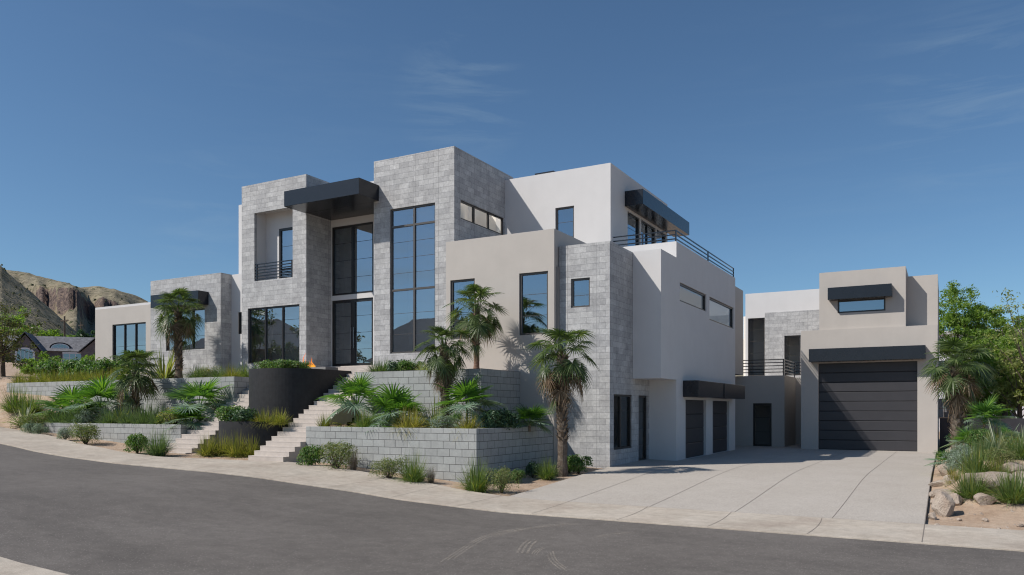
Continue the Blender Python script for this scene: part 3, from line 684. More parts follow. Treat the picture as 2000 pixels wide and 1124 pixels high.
def mk_palm(seed,ht,cr,n=30,trad=.13,skirt=0,ring=False,fruit=False,lean=(0,0),bootfrom=.35,topr=1.0,low=-.75):
    r=random.Random(seed); t=MB(); c=MB(); dd=MB()
    top=Vector((lean[0],lean[1],ht)); K=18
    def axis_(f): return Vector((lean[0]*f**1.3+.02*sin(f*7),lean[1]*f**1.3,ht*f))
    t.use(TRUNKR if ring else TRUNK)
    pts=[axis_(i/K) for i in range(K+1)]; pts[0].z=-.1
    t.tube(pts,[trad*(1.18-.3*min(1,i/3.)+.05*sin(i*2.1)) if i<4 else trad*(.9+.04*sin(i*1.9)) for i in range(K+1)],12)
    if ring:
        for i in range(int(ht*.42/.05)):
            z=.03+i*.05; q=axis_(z/ht); q.z=z; t.tube([q,q+Vector((0,0,.012)),q+Vector((0,0,.03))],[trad*.9,trad*1.0,trad*.88],10,False)
    t.use(BOOT)
    nb=int(ht*(1-bootfrom)*62)
    for i in range(nb):
        f=bootfrom+(1-bootfrom)*i/nb; a=i*2.39996; q=axis_(f); rr=trad*.86; o=Vector((cos(a),sin(a),0))
        L_=.17*r.uniform(.8,1.3); sp=.42+.35*r.random(); s_=Vector((-sin(a),cos(a),0)); w=.05*r.uniform(.8,1.2)
        p0=q+o*rr; p1=p0+(o*sp+Vector((0,0,1))).normalized()*L_*.55; p2=p0+(o*(sp*1.5)+Vector((0,0,1))).normalized()*L_
        t.strip([(p0-s_*w,p0+s_*w),(p1-s_*w*.75,p1+s_*w*.75),(p2-s_*.012,p2+s_*.012)])
        t.face([p0-s_*w,p1-s_*w*.75,p1-o*.03,p0-o*.03]); t.face([p0+s_*w,p0-o*.03,p1-o*.03,p1+s_*w*.75])
    blade_R=cr*.40; pet=cr*.60
    for i in range(n):
        f=i/(n-1); az=i*2.39996+r.gauss(0,.25); el=1.35+(low-1.35)*f**.95+r.gauss(0,.1)
        org=top-Vector((0,0,.34*cr*f)); pl=pet*r.uniform(.75,1.15)*(.75+.35*sin(pi*min(1,f+.2)))
        d=Vector((cos(az)*cos(el),sin(az)*cos(el),sin(el))); hub=org+d*pl+Vector((0,0,-.10*pl))
        e2=el-.35-.55*min(1,f*2.2); d2=Vector((cos(az)*cos(e2),sin(az)*cos(e2),sin(e2)))
        nrm=Vector((0,0,1))-d2*d2.z
        if nrm.length<.25: nrm=Vector((-cos(az),-sin(az),.3))
        old=f>.80
        mt=LM['dead'] if (old and r.random()<.6) else LM['palm']
        fanleaf(c if mt is LM['palm'] else dd,hub,d2,nrm.normalized()+sph(r)*.3,blade_R*r.uniform(.85,1.15),26,r.uniform(2.2,2.7),r.uniform(.16,.42),mt,r,org,.95)
    for i in range(skirt):
        az=i*2.39996+r.gauss(0,.3); f=i/max(1,skirt-1); org=top-Vector((0,0,.30*cr+.42*cr*f)); el=-.75-.45*f+r.gauss(0,.1)
        d=Vector((cos(az)*cos(el),sin(az)*cos(el),sin(el))); pl=pet*.55*r.uniform(.7,1.1); hub=org+d*pl
        fanleaf(dd,hub,(d+Vector((0,0,-.7))).normalized(),Vector((cos(az),sin(az),.5)),blade_R*r.uniform(.75,1.05),20,r.uniform(.9,1.5),.35,LM['dead'] if r.random()<.85 else LM['palm'],r,org)
    if fruit:
        dd.use(LM['fruit'])
        for cxy in ((-.16,-.16),(-.22,.02),(.05,-.24),(.16,-.16)):
            for k in range(90):
                p=top+Vector((cxy[0],cxy[1],-.42*cr))+Vector((r.gauss(0,.06),r.gauss(0,.06),r.gauss(0,.11))); u=sph(r)*.018; v=sph(r)*.018; dd.face([p-u,p-v,p+u,p+v])
    return t,c,dd

PLANTS=[
    ('grass', -37.3, 20.13, 1.86, 0.7, 0.99, 'green grass tuft on the bare bank, beside the end of the long upper wall', None),
    ('grass', -35.97, 20.12, 1.77, 0.65, 0.78, 'darker grass tuft on the bank just behind the spiky flax', None),
    ('flax', -35.09, 19.26, 1.24, 1.11, 1.07, 'large grey and yellow striped flax at the far end of the kerb strip', None),
    ('flax_yellow', -34.25, 19.9, 1.32, 0.78, 1.03, 'yellow striped flax at the far end of the lower bed', None),
    ('shrub_olive', -33.61, 18.8, 1.05, 0.5, 0.65, 'olive wispy shrub in front of the striped flax, leftmost along the pavement', None),
    ('shrub_grey', -32.93, 18.38, 0.98, 0.25, 0.42, 'small round grey sage ball, first of a pair below the flax', None),
    ('shrub_grey', -32.41, 18.42, 0.95, 0.25, 0.38, 'small round grey sage ball, second of the pair, nearer the block wall', None),
    ('shrub_grey', -30.06, 18.08, 0.77, 0.26, 0.44, 'lone grey sage ball on sand before the low block wall', None),
    ('shrub_olive', -28.57, 17.99, 0.67, 0.47, 0.66, 'olive bush with bare stems standing on sand before the low block wall', None),
    ('shrub', -24.56, 17.32, 0.46, 0.32, 0.57, 'round bright green shrub next to the grass by the foot of the far stairs', None),
    ('grass_grey', -23.34, 17.22, 0.41, 0.49, 0.73, 'grey green grass tuft at the foot of the far stairs', None),
    ('grass_grey', -32.91, 19.6, 1.32, 0.61, 0.57, 'dark grass tuft in the lower bed below the yellow flax', None),
    ('grass_grey', -31.75, 19.6, 1.32, 0.6, 0.56, 'dark grass tuft in the lower bed below the leaning fan leaves', None),
    ('fan', -33.58, 20.5, 1.32, 1.35, 1.8, 'wide low fan palm with blue green leaves, nearest the yellow flax in the lower bed', None),
    ('fan_tall', -31.69, 20.6, 1.32, 1.37, 2.2, 'upright fan palm on a dark stem before the long upper wall, lit yellow green', None),
    ('shrub_grey', -30.98, 19.6, 1.32, 0.34, 0.51, 'grey sage ball on the edge of the lower bed under the fan palms', None),
    ('grass_grey', -29.62, 19.6, 1.32, 0.46, 0.58, 'dark green grass tuft in the lower bed beside the sage ball', None),
    ('flax_yellow', -29.51, 20.0, 1.32, 0.59, 0.88, 'pale yellow flax between two dark grasses under the shaggy short palm', None),
    ('grass_grey', -28.31, 19.6, 1.32, 0.47, 0.61, 'dark green grass tuft on the wall edge right of the pale yellow flax', None),
    ('grass_grey', -27.39, 19.6, 1.32, 0.5, 0.68, 'dark green grass tuft on the wall edge below the shaggy short palm', None),
    ('flax_dark', -28.44, 20.7, 1.32, 0.69, 0.97, 'dark bladed flax against the upper wall beside the shaggy short palm', None),
    ('grass_grey', -26.56, 19.6, 1.32, 0.43, 0.67, 'dark green grass tuft on the wall edge below the dark flax', None),
    ('shrub_yellow', -25.7, 19.6, 1.32, 0.49, 0.62, 'yellow flowering shrub at the wall edge close to the far stairs', None),
    ('fan_tall', -25.41, 20.6, 1.32, 1.25, 2.0, 'upright fan palm nearest the far stairs, its shadow on the block wall', None),
    ('fan', -25.06, 19.9, 1.32, 0.88, 0.78, 'low fan palm with drooping pale leaves beside the far stairs', None),
    ('palm_short', -28.89, 20.3, 1.32, 1.17, 2.97, 'shaggy short palm with brown skirt in the lower bed', None),
    ('grass_yellow', -40.4, 22.0, 3.2, 0.43, 0.56, 'yellow green grass tuft in the row along the long upper wall', 'row of yellow green grasses along the upper wall'),
    ('grass_yellow', -39.33, 22.0, 3.2, 0.43, 0.55, 'yellow green grass tuft in the row along the long upper wall', 'row of yellow green grasses along the upper wall'),
    ('grass_yellow', -38.37, 22.0, 3.2, 0.42, 0.55, 'yellow green grass tuft in the row along the long upper wall', 'row of yellow green grasses along the upper wall'),
    ('grass_yellow', -37.44, 22.0, 3.2, 0.42, 0.54, 'yellow green grass tuft in the row along the long upper wall', 'row of yellow green grasses along the upper wall'),
    ('grass_yellow', -36.53, 22.0, 3.2, 0.41, 0.54, 'yellow green grass tuft in the row along the long upper wall', 'row of yellow green grasses along the upper wall'),
    ('grass_yellow', -35.64, 22.0, 3.2, 0.41, 0.53, 'yellow green grass tuft in the row along the long upper wall', 'row of yellow green grasses along the upper wall'),
    ('grass_yellow', -34.85, 22.0, 3.2, 0.4, 0.52, 'yellow green grass tuft in the row along the long upper wall', 'row of yellow green grasses along the upper wall'),
    ('grass_yellow', -34.0, 22.0, 3.2, 0.4, 0.52, 'yellow green grass tuft in the row along the long upper wall', 'row of yellow green grasses along the upper wall'),
    ('grass_yellow', -33.17, 22.0, 3.2, 0.4, 0.51, 'yellow green grass tuft in the row along the long upper wall', 'row of yellow green grasses along the upper wall'),
    ('grass_yellow', -32.5, 22.0, 3.2, 0.39, 0.51, 'yellow green grass tuft in the row along the long upper wall', 'row of yellow green grasses along the upper wall'),
    ('shrub', -39.84, 23.2, 3.2, 0.7, 1.09, 'leafy green bush behind the grass row below the brick house gable', None),
    ('shrub', -38.78, 23.2, 3.2, 0.69, 1.08, 'leafy green bush behind the grass row below the white bay window', None),
    ('shrub', -37.58, 23.2, 3.2, 0.68, 1.06, 'leafy green bush behind the grass row, halfway to the beige wing', None),
    ('shrub', -36.54, 23.2, 3.2, 0.68, 1.05, 'leafy green bush behind the grass row touching the beige wing corner', None),
    ('shrub', -35.33, 23.2, 3.2, 0.66, 1.03, 'clipped light green bush at the foot of the beige wing', None),
    ('shrub', -34.27, 23.2, 3.2, 0.66, 1.02, 'clipped light green bush under the first beige wing window', None),
    ('flax_green', -30.21, 22.6, 3.2, 1.25, 1.49, 'big arching green and cream flax at the foot of the tall entrance side palm', None),
    ('palm_tall', -29.49, 22.8, 3.2, 1.33, 3.87, 'tall palm with orange fruit before the low stone wing', None),
    ('grass_grey', -27.63, 22.3, 3.2, 0.54, 0.52, 'grey green grass tuft before the low stone wing, nearest the tall palm', None),
    ('shrub_yellow', -27.3, 22.6, 3.2, 0.37, 0.52, 'yellow tipped shrub between two grey grasses before the low stone wing', None),
    ('grass_grey', -26.38, 22.3, 3.2, 0.42, 0.47, 'grey green grass tuft under the palm shadow on stone', None),
    ('grass_yellow', -25.47, 22.2, 3.2, 0.4, 0.5, 'bright yellow green grass at the corner of the upper wall by the far stairs', None),
    ('grass', -25.91, 23.2, 3.2, 0.43, 0.61, 'green grass tuft at the wall end beside the black planter', None),
    ('shrub', -22.18, 21.0, 3.36, 0.38, 0.38, 'first of three leafy bushes on the tall black planter, at its outer rim', None),
    ('shrub', -21.29, 20.9, 3.36, 0.38, 0.38, 'middle of three leafy bushes on the tall black planter', None),
    ('shrub', -20.87, 21.2, 3.36, 0.32, 0.34, 'last of three leafy bushes on the tall black planter, next to the fire bowl', None),
    ('shrub', -22.17, 19.5, 1.45, 0.49, 0.55, 'leafy bush at the outer end of the low black planter', None),
    ('shrub_dark', -21.43, 19.35, 1.45, 0.41, 0.5, 'dark blue green leafy bush in the middle of the low black planter', None),
    ('grass_yellow', -20.66, 19.4, 1.45, 0.44, 0.43, 'yellow green grass beside the bush in the low black planter', None),
    ('grass_yellow', -20.03, 19.5, 1.45, 0.39, 0.46, 'tall yellow green grass where the low black planter meets the near stairs', None),
    ('grass_yellow', -22.03, 18.18, 0.4, 0.4, 0.59, 'golden tipped grass between the stairs, next to the far stairs', None),
    ('grass_yellow', -21.77, 18.53, 0.4, 0.44, 0.6, 'golden green grass between the stairs, second from the far stairs', None),
    ('grass_yellow', -21.11, 18.62, 0.38, 0.45, 0.63, 'green arching grass between the stairs, third from the far stairs', None),
    ('grass_yellow', -20.72, 18.88, 0.38, 0.4, 0.56, 'green arching grass between the stairs, close to the near stairs', None),
    ('grass_yellow', -22.5, 19.52, 0.48, 0.46, 0.63, 'golden grass hard against the low black planter', None),
    ('grass_olive', -18.17, 19.7, 1.32, 0.29, 0.41, 'thin olive grass at the wall corner beside the near stairs', None),
    ('low_leaf', -17.74, 19.9, 1.32, 0.43, 0.44, 'wilted low fan plant with brown leaves beside the near stairs', None),
    ('fan_tall', -17.5, 20.6, 1.32, 1.03, 1.95, 'tallest upright fan palm, over the near stairs', None),
    ('grass', -16.35, 19.6, 1.32, 0.4, 0.56, 'green grass below the tallest fan palm', None),
    ('low_leaf', -16.91, 19.6, 1.32, 0.3, 0.33, 'brown dried leaf plant at the wall edge below the tallest fan palm', None),
    ('fan', -15.67, 20.4, 1.32, 1.09, 1.54, 'broad fan palm in the middle of the near bed, before the upper wall', None),
    ('fan_pale', -15.42, 19.6, 1.32, 0.5, 0.49, 'small pale blue fan palm leaning over the near wall edge', None),
    ('grass_gold', -14.56, 19.6, 1.32, 0.56, 0.6, 'golden arching grass on the near wall edge', None),
    ('flax_yellow', -14.18, 20.5, 1.32, 0.59, 1.04, 'yellow and red flax beside the trunk of the shaggy palm', None),
    ('palm_skirt', -13.83, 20.5, 1.32, 0.94, 3.24, 'shaggy palm with brown skirt rising from the near bed', None),
    ('shrub_grey', -13.36, 19.7, 1.32, 0.3, 0.44, 'grey sage ball at the foot of the shaggy palm', None),
    ('fan_tall', -13.02, 20.5, 1.32, 0.96, 1.79, 'upright fan palm at the corner of the upper wall, next to the shaggy palm', None),
    ('fan_pale', -12.93, 19.8, 1.32, 0.51, 0.68, 'pale blue fan palm leaf clump between sage and golden grass', None),
    ('grass_gold', -12.45, 19.65, 1.32, 0.44, 0.46, 'golden rounded grass at the corner of the near block wall', None),
    ('shrub_dark', -12.16, 20.6, 1.32, 0.35, 0.53, 'dark shrub in the shade of the upper wall, first from the corner', None),
    ('shrub_dark', -12.08, 21.2, 1.32, 0.35, 0.55, 'dark shrub in the shade of the upper wall, second from the corner', None),
    ('fan', -11.83, 22.4, 1.32, 0.73, 0.87, 'fan palm half in shade where the near bed meets the beige wall', None),
    ('grass_grey', -17.89, 22.3, 3.2, 0.52, 0.48, 'grey green grass at the door end of the upper bed', None),
    ('shrub_dark', -17.18, 22.4, 3.2, 0.39, 0.44, 'leafy shrub under the tall window, next to the grey grass', None),
    ('shrub', -16.57, 22.4, 3.2, 0.36, 0.44, 'leafy shrub under the tall window, next to the pale grass', None),
    ('grass_pale', -15.86, 22.3, 3.2, 0.38, 0.36, 'pale striped grass behind the shaggy palm', None),
    ('palm_slim', -14.05, 22.7, 3.2, 1.03, 2.88, 'palm with ringed trunk behind the upper wall, its shadow on the beige wall', None),
    ('shrub', -17.38, 18.25, 0.2, 0.3, 0.55, 'green shrub at the foot of the near stairs', None),
    ('shrub_olive', -16.34, 18.23, 0.13, 0.49, 0.72, 'olive feathery shrub with woody stems beside the near stairs', None),
    ('twigs', -15.86, 18.48, 0.1, 0.27, 0.6, 'dry dark twiggy bush against the near block wall beside the olive shrub', None),
    ('shrub_olive', -14.12, 18.03, -0.06, 0.36, 0.57, 'yellowish olive shrub before the middle of the near block wall', None),
    ('grass', -13.32, 18.13, -0.12, 0.48, 0.68, 'green grass tuft before the middle of the near block wall', None),
    ('twigs', -12.91, 18.4, -0.14, 0.22, 0.44, 'dry grey twiggy plant behind the grass tuft at the near block wall', None),
    ('grass', -11.2, 18.1, -0.26, 0.5, 0.7, 'large green grass tuft at the outer corner of the near block wall', None),
    ('shrub_olive', -10.53, 18.33, -0.27, 0.32, 0.58, 'round clipped olive shrub on sand beside the large grass tuft', None),
    ('shrub', -10.99, 20.04, -0.17, 0.17, 0.33, 'small green shrub in the shade behind the round olive shrub', None),
    ('shrub_dark', -11.08, 21.19, -0.11, 0.2, 0.41, 'dark shaded shrub at the foot of the beige corner', None),
    ('grass', -10.57, 21.15, -0.13, 0.37, 0.53, 'green grass tuft at the base of the tall driveway palm', None),
    ('shrub_dark', -10.6, 22.83, -0.05, 0.25, 0.4, 'dark shrub behind the tall driveway palm against stone', None),
    ('shrub', -10.25, 22.77, -0.06, 0.33, 0.49, 'rounded green shrub between the tall driveway palm and the driveway', None),
    ('palm_big', -10.5, 22.06, -0.09, 1.2, 4.52, 'tall palm standing in sand at the stone corner of the driveway', None),
    ('palm_right', 0.3, 28.78, 0.4, 1.23, 3.65, 'stout palm with grey skirt beside the large garage', None),
    ('fan', 0.12, 26.39, 0.22, 0.6, 0.67, 'low fan palm at the driveway edge under the stout palm', None),
    ('fan', 0.7, 27.86, 0.74, 0.66, 0.73, 'dark fan palm at the foot of the stout palm', None),
    ('fan_tall', 1.16, 31.55, 0.8, 0.84, 1.78, 'upright fan palm before the dark wall', None),
    ('flax_white', 1.25, 25.3, 0.78, 0.59, 0.79, 'white striped flax above the flat boulder', None),
    ('flax_white', 1.85, 24.49, 0.76, 0.54, 0.67, 'white striped flax at the far edge of the boulder bed', None),
    ('shrub_grey', 0.36, 23.67, 0.38, 0.35, 0.46, 'low blue grey shrub behind the grass by the boulders', None),
    ('grass', 0.66, 22.0, 0.35, 0.45, 0.62, 'tall green grass beside the driveway boulders', None),
    ('grass', 0.5, 20.54, -0.02, 0.42, 0.56, 'tall green grass at the pavement end of the driveway boulders', None),
    ('grass', 1.28, 20.17, -0.04, 0.51, 0.65, 'tall green grass below the flat boulder', None),
    ('grass_grey', 0.9, 23.62, 0.7, 0.37, 0.48, 'grey green grass behind the tall grass beside the flat boulder', None),
    ('shrub_grey', 0.11, 24.79, 0.18, 0.24, 0.28, 'tiny blue grey shrub between the pale boulder and the tall grass', None),
    ('flax_yellow', 1.91, 27.39, 0.8, 0.45, 0.54, 'small yellow flax near the grey boulder at the far edge of the raised bed', None),
    ('grass_olive', 1.05, 21.87, 0.38, 0.24, 0.37, 'thin olive grass between the two tall green grasses', None),
    ('grass_yellow', 1.11, 25.68, 0.79, 0.29, 0.43, 'yellow green grass at the top of the flat boulder', None),
    ('shrub', 2.02, 30.31, 0.8, 0.42, 0.34, 'green shrub below the dark wall at the far edge of the bed', None),
    ('grass_grey', 0.81, 30.78, 0.79, 0.47, 0.59, 'grey green grass between the stout palm and the dark wall', None),
    ('shrub_grey', 0.47, 25.22, 0.55, 0.32, 0.37, 'round blue grey shrub directly above the flat slab rock', None),
    ('shrub', 0.89, 26.37, 0.8, 0.34, 0.51, 'green shrub just behind the white striped flax', None),
    ('grass_gold', 0.17, 22.87, 0.13, 0.22, 0.31, 'small golden grass tucked behind the cracked boulder', None),
    ('grass', 1.64, 23.81, 0.72, 0.39, 0.53, 'green grass spilling over the far end of the flat boulder', None),
    ('shrub_dark', 0.69, 32.43, 0.74, 0.46, 0.4, 'dark shrub at the base of the dark wall beside the stout palm', None),
    ('shrub_olive', 1.2, 22.88, 0.59, 0.32, 0.36, 'low olive shrub against the face of the flat boulder', None),
    ('fan_pale', 1.7, 27.5, 0.8, 0.53, 0.76, 'pale fan palm clump behind the far white flax', None),
    ('shrub_olive', 1.66, 28.97, 0.8, 0.35, 0.32, 'olive shrub between the upright fan palm and the dark wall', None),
    ('grass', 1.41, 29.4, 0.8, 0.41, 0.56, 'small green grass at the foot of the upright fan palm', None),
]
NAME=dict(grass='grass_tuft',grass_grey='grass_tuft',grass_yellow='grass_tuft',grass_olive='grass_tuft',grass_gold='grass_tuft',grass_pale='grass_tuft',
 shrub='shrub',shrub_grey='shrub',shrub_olive='shrub',shrub_dark='shrub',shrub_yellow='shrub',twigs='dry_bush',low_leaf='low_plant',flax='flax_plant',flax_yellow='flax_plant',flax_dark='flax_plant',flax_green='flax_plant',flax_white='flax_plant',
 fan='fan_palm',fan_tall='fan_palm',fan_pale='fan_palm')
CAT=dict(grass_tuft='grass tuft',shrub='shrub',dry_bush='shrub',low_plant='plant',flax_plant='flax',fan_palm='fan palm')
PROTO={}
def proto(kind,var):
    key=(kind,var)
    if key in PROTO: return PROTO[key]
    s_=hash(kind)%1 + var*17+len(kind)*5
    g=lambda a,b2,**k: [('blades',mk_grass(LM[a],s_,mat2=LM[b2],**k))]
    if kind=='grass': r_=g('grass','grassyel',n=640,w=.018,spread=1.45,stiff=.42)
    elif kind=='grass_grey': r_=g('grassgrey','grass',n=640,w=.018,spread=1.4,stiff=.38)
    elif kind=='grass_yellow': r_=g('grassyel','grassgold',n=600,w=.019,spread=1.5,stiff=.5)
    elif kind=='grass_olive': r_=g('grassyel','shrubolive',n=300,w=.02,spread=1.0,stiff=.4)
    elif kind=='grass_gold': r_=g('grassgold','grassyel',n=600,w=.019,spread=1.6,stiff=.6)
    elif kind=='grass_pale': r_=g('grasspale','grassyel',n=240,w=.04,spread=1.4,stiff=.5)
    elif kind=='twigs': r_=[('twig_mass',mk_grass(LM['twig'],s_,n=300,w=.016,spread=1.0,stiff=.05))]
    elif kind=='shrub': r_=[('foliage',mk_shrub(LM['shrub'],s_,2400,.05,7,mat2=LM['shrubolive'])),('stem',mk_stems(BARK,s_))]
    elif kind=='shrub_grey': r_=[('foliage',mk_shrub(LM['shrubgrey'],s_,2400,.042,5,flat=.6)),('stem',mk_stems(BARK,s_))]
    elif kind=='shrub_olive': r_=[('foliage',mk_shrub(LM['shrubolive'],s_,3000,.038,9,flat=.6,mat2=LM['shrub'])),('stem',mk_stems(BARK,s_,30,.6))]
    elif kind=='shrub_dark': r_=[('foliage',mk_shrub(LM['shrubdark'],s_,1500,.06,7)),('stem',mk_stems(BARK,s_))]
    elif kind=='shrub_yellow': r_=[('foliage',mk_shrub(LM['shrubolive'],s_,1700,.042,9,flat=.7,mat2=LM['shrubyel'],frac=.5)),('stem',mk_stems(BARK,s_))]
    elif kind=='low_leaf':
        m=MB(); r=random.Random(s_)
        for i in range(8):
            az=i*2.4; el=r.uniform(.1,1.0); d=Vector((cos(az)*cos(el),sin(az)*cos(el),sin(el))); fanleaf(m,d*.45,(d+Vector((0,0,-.5))).normalized(),Vector((0,0,1))+sph(r)*.2,.55,18,2,.5,LM['dead'] if i%2 else LM['shrubyel'],r,(0,0,0))
        r_=[('leaves',m)]
    elif kind=='flax': r_=[('blades',mk_flax(LM['flaxs'],s_,80,.07,LM['flaxg'],.6))]
    elif kind=='flax_yellow': r_=[('blades',mk_flax(LM['flaxy'],s_,60,.075,LM['flaxg'],.5))]
    elif kind=='flax_dark': r_=[('blades',mk_flax(LM['flaxd'],s_,46,.08,LM['flaxg'],.4))]
    elif kind=='flax_green': r_=[('blades',mk_flax(LM['flaxg'],s_,110,.06,LM['flaxy'],.6))]
    elif kind=='flax_white': r_=[('blades',mk_flax(LM['flaxw'],s_,70,.07,LM['flaxs'],.45))]
    PROTO[key]=[(n_,m.build(n_)) for n_,m in r_]
    for n_,o in PROTO[key]: o['_proto']=1
    return PROTO[key]
cnt={}
used=set()
for i,(kind,x,y,z,rad,ht,label,group) in enumerate(PLANTS):
    r=random.Random(i*13+5)
    z-=.02
    if kind.startswith('palm'):
        crown_r=rad*dict(palm_right=1.06,palm_tall=1.06,palm_big=1.14).get(kind,1.2)
        P_=dict(palm_big=dict(n=31,trad=.165,skirt=5,bootfrom=.28,low=-.62,lean=(.02,0)),palm_slim=dict(n=34,trad=.105,skirt=3,ring=True,bootfrom=.42,low=-.62),
                palm_skirt=dict(n=34,trad=.125,skirt=16,bootfrom=.2,low=-.62,lean=(-.05,0)),palm_tall=dict(n=34,trad=.16,skirt=5,fruit=True,bootfrom=.15,low=-.62,lean=(-.05,0)),
                palm_short=dict(n=30,trad=.13,skirt=4,bootfrom=.1,low=-.35),palm_right=dict(n=38,trad=.18,skirt=5,bootfrom=.12,low=-.35))[kind]
        hh_=ht-crown_r*.55
        t,c,dd=mk_palm(i+3,hh_,crown_r,**P_)
        root=empty('palm_tree',(x,y,z),label,'palm tree'); 
        t.build('trunk',None,root); c.build('crown',None,root); 
        if dd.f: dd.build('dead_fronds',None,root)
        continue
    if kind.startswith('fan'):
        root=empty('fan_palm',(x,y,z),label,'fan palm')
        if kind=='fan_tall': t,c=mk_fanpalm(i,rad*.78,14,ht*.38,rad*.66,('fan','fan'),pale=1,up=1.05)
        elif kind=='fan_pale': t,c=mk_fanpalm(i,rad*.62,7,.05,rad*.6,('fanpale','fan'),up=.8)
        else: t,c=mk_fanpalm(i,rad*.73,17,ht*.12,rad*.64,('fan','fan'),pale=1,up=.95)
        zmax=max(v[2] for v in c.v); k=min(1.3,max(.7,ht/zmax)); c.v=[(a,b_,cc*k) for a,b_,cc in c.v]; t.v=[(a,b_,cc*k) for a,b_,cc in t.v]
        t.build('stem',None,root); c.build('fronds',None,root); continue
    var=cnt.get(kind,0)%4; cnt[kind]=cnt.get(kind,0)+1
    pr=proto(kind,var)
    nm_=NAME[kind]; parts=[]
    rz=r.uniform(0,6.28)
    sx=rad/.54 if kind.startswith('shrub') else rad/(.66 if kind.startswith('grass') else .86); sz=ht/.70 if kind.startswith('shrub') else ht/(.66 if kind.startswith('grass') else .78)
    if len(pr)==1:
        o=pr[0][1].copy(); COL.objects.link(o); o.name=nm_; o.location=(x,y,z); o.rotation_euler=(0,0,rz); o.scale=(sx,sx,sz)
        if '_proto' in o: del o['_proto']
        tag(o,label,CAT[nm_],group)
    else:
        root=empty(nm_,(x,y,z),label,CAT[nm_],group,rz); root.scale=(sx,sx,sz)
        for n_,q in pr:
            o=q.copy(); COL.objects.link(o); o.name=n_; o.parent=root
            if '_proto' in o: del o['_proto']
for k,v in PROTO.items():
    for n_,o in v: bpy.data.objects.remove(o)

# ------------------------------------------------------------------ boulders beside the driveway
def boulder(x,y,z,sx,sy,sz,seed,label,cuts=3):
    import bmesh
    r=random.Random(seed); bm=bmesh.new(); bmesh.ops.create_icosphere(bm,subdivisions=cuts,radius=1)
    pl=[(sph(r),r.uniform(.52,.82)) for _ in range(13)]
    for v in bm.verts:
        p=v.co.copy()
        for n_,d_ in pl:
            e=p.dot(n_)-d_
            if e>0: p-=n_*e*.9
        p+=p.normalized()*.03*sin(p.x*9+seed)*cos(p.y*8)
        v.co=Vector((p.x*sx,p.y*sy,p.z*sz))
    me=bpy.data.meshes.new('boulder'); bm.to_mesh(me); bm.free(); me.materials.append(ROCK)
    o=bpy.data.objects.new('boulder',me); COL.objects.link(o); o.location=(x,y,z+sz*.55); o.rotation_euler=(r.uniform(-.15,.15),r.uniform(-.15,.15),r.uniform(-.4,.4))
    tag(o,label,'boulder')
BL=[
    (0.01, 25.63, 0.31, 0.29, 0.29, 'rounded pale boulder at the driveway edge below the fan palms'),
    (-0.15, 23.64, 0.32, 0.46, 0.12, 'flat slab rock at the driveway edge behind the cracked boulder'),
    (-0.12, 21.68, 0.3, 0.28, 0.17, 'low flat rock between the slab and the cracked boulder'),
    (-0.05, 19.21, 0.28, 0.26, 0.37, 'tall cracked reddish boulder at the driveway edge beside the tall grass'),
    (-0.24, 18.62, 0.1, 0.1, 0.12, 'small boulder touching the driveway in front of the cracked one'),
    (0.99, 20.99, 0.7, 0.4, 0.34, 'broad flat topped boulder below the white striped flax'),
    (1.58, 21.26, 0.34, 0.32, 0.34, 'brown boulder next to the broad flat topped one'),
    (1.4, 22.28, 0.28, 0.27, 0.2, 'grey boulder behind the white striped flax'),
    (-0.19, 20.42, 0.14, 0.13, 0.13, 'small pale boulder between the low flat rock and the cracked boulder'),
    (0.12, 22.89, 0.23, 0.22, 0.19, 'pale boulder beside the flat slab rock'),
    (0.19, 20.28, 0.22, 0.21, 0.19, 'weathered pale boulder half hidden by the grass behind the cracked one'),
    (0.76, 20.06, 0.26, 0.25, 0.18, 'pale boulder between the two tall grasses below the flat boulder'),
    (0.24, 18.63, 0.06, 0.05, 0.05, 'fist sized stone on sand below the tall grass'),
    (0.71, 18.72, 0.07, 0.06, 0.05, 'small stone on sand between the two tall grasses'),
]
for i,(x,y,sx,sy,sz,l) in enumerate(BL): boulder(x,y,h(x,y)-.05-.15*sz,sx,sy,sz,i*7+2,l)
for i,(x,y,s_) in enumerate([(-.15,17.9,.07),(.3,17.85,.05),(.9,17.9,.06),(1.3,18.4,.09)]): boulder(x,y,h(x,y)-.06,s_,s_*.8,s_*.6,i*3+50,['fist sized stone at the corner of driveway and pavement','tiny stone on sand by the pavement edge','small stone on the sand strip along the pavement edge','small stone at the foot of the grass below the flat boulder'][i],2)

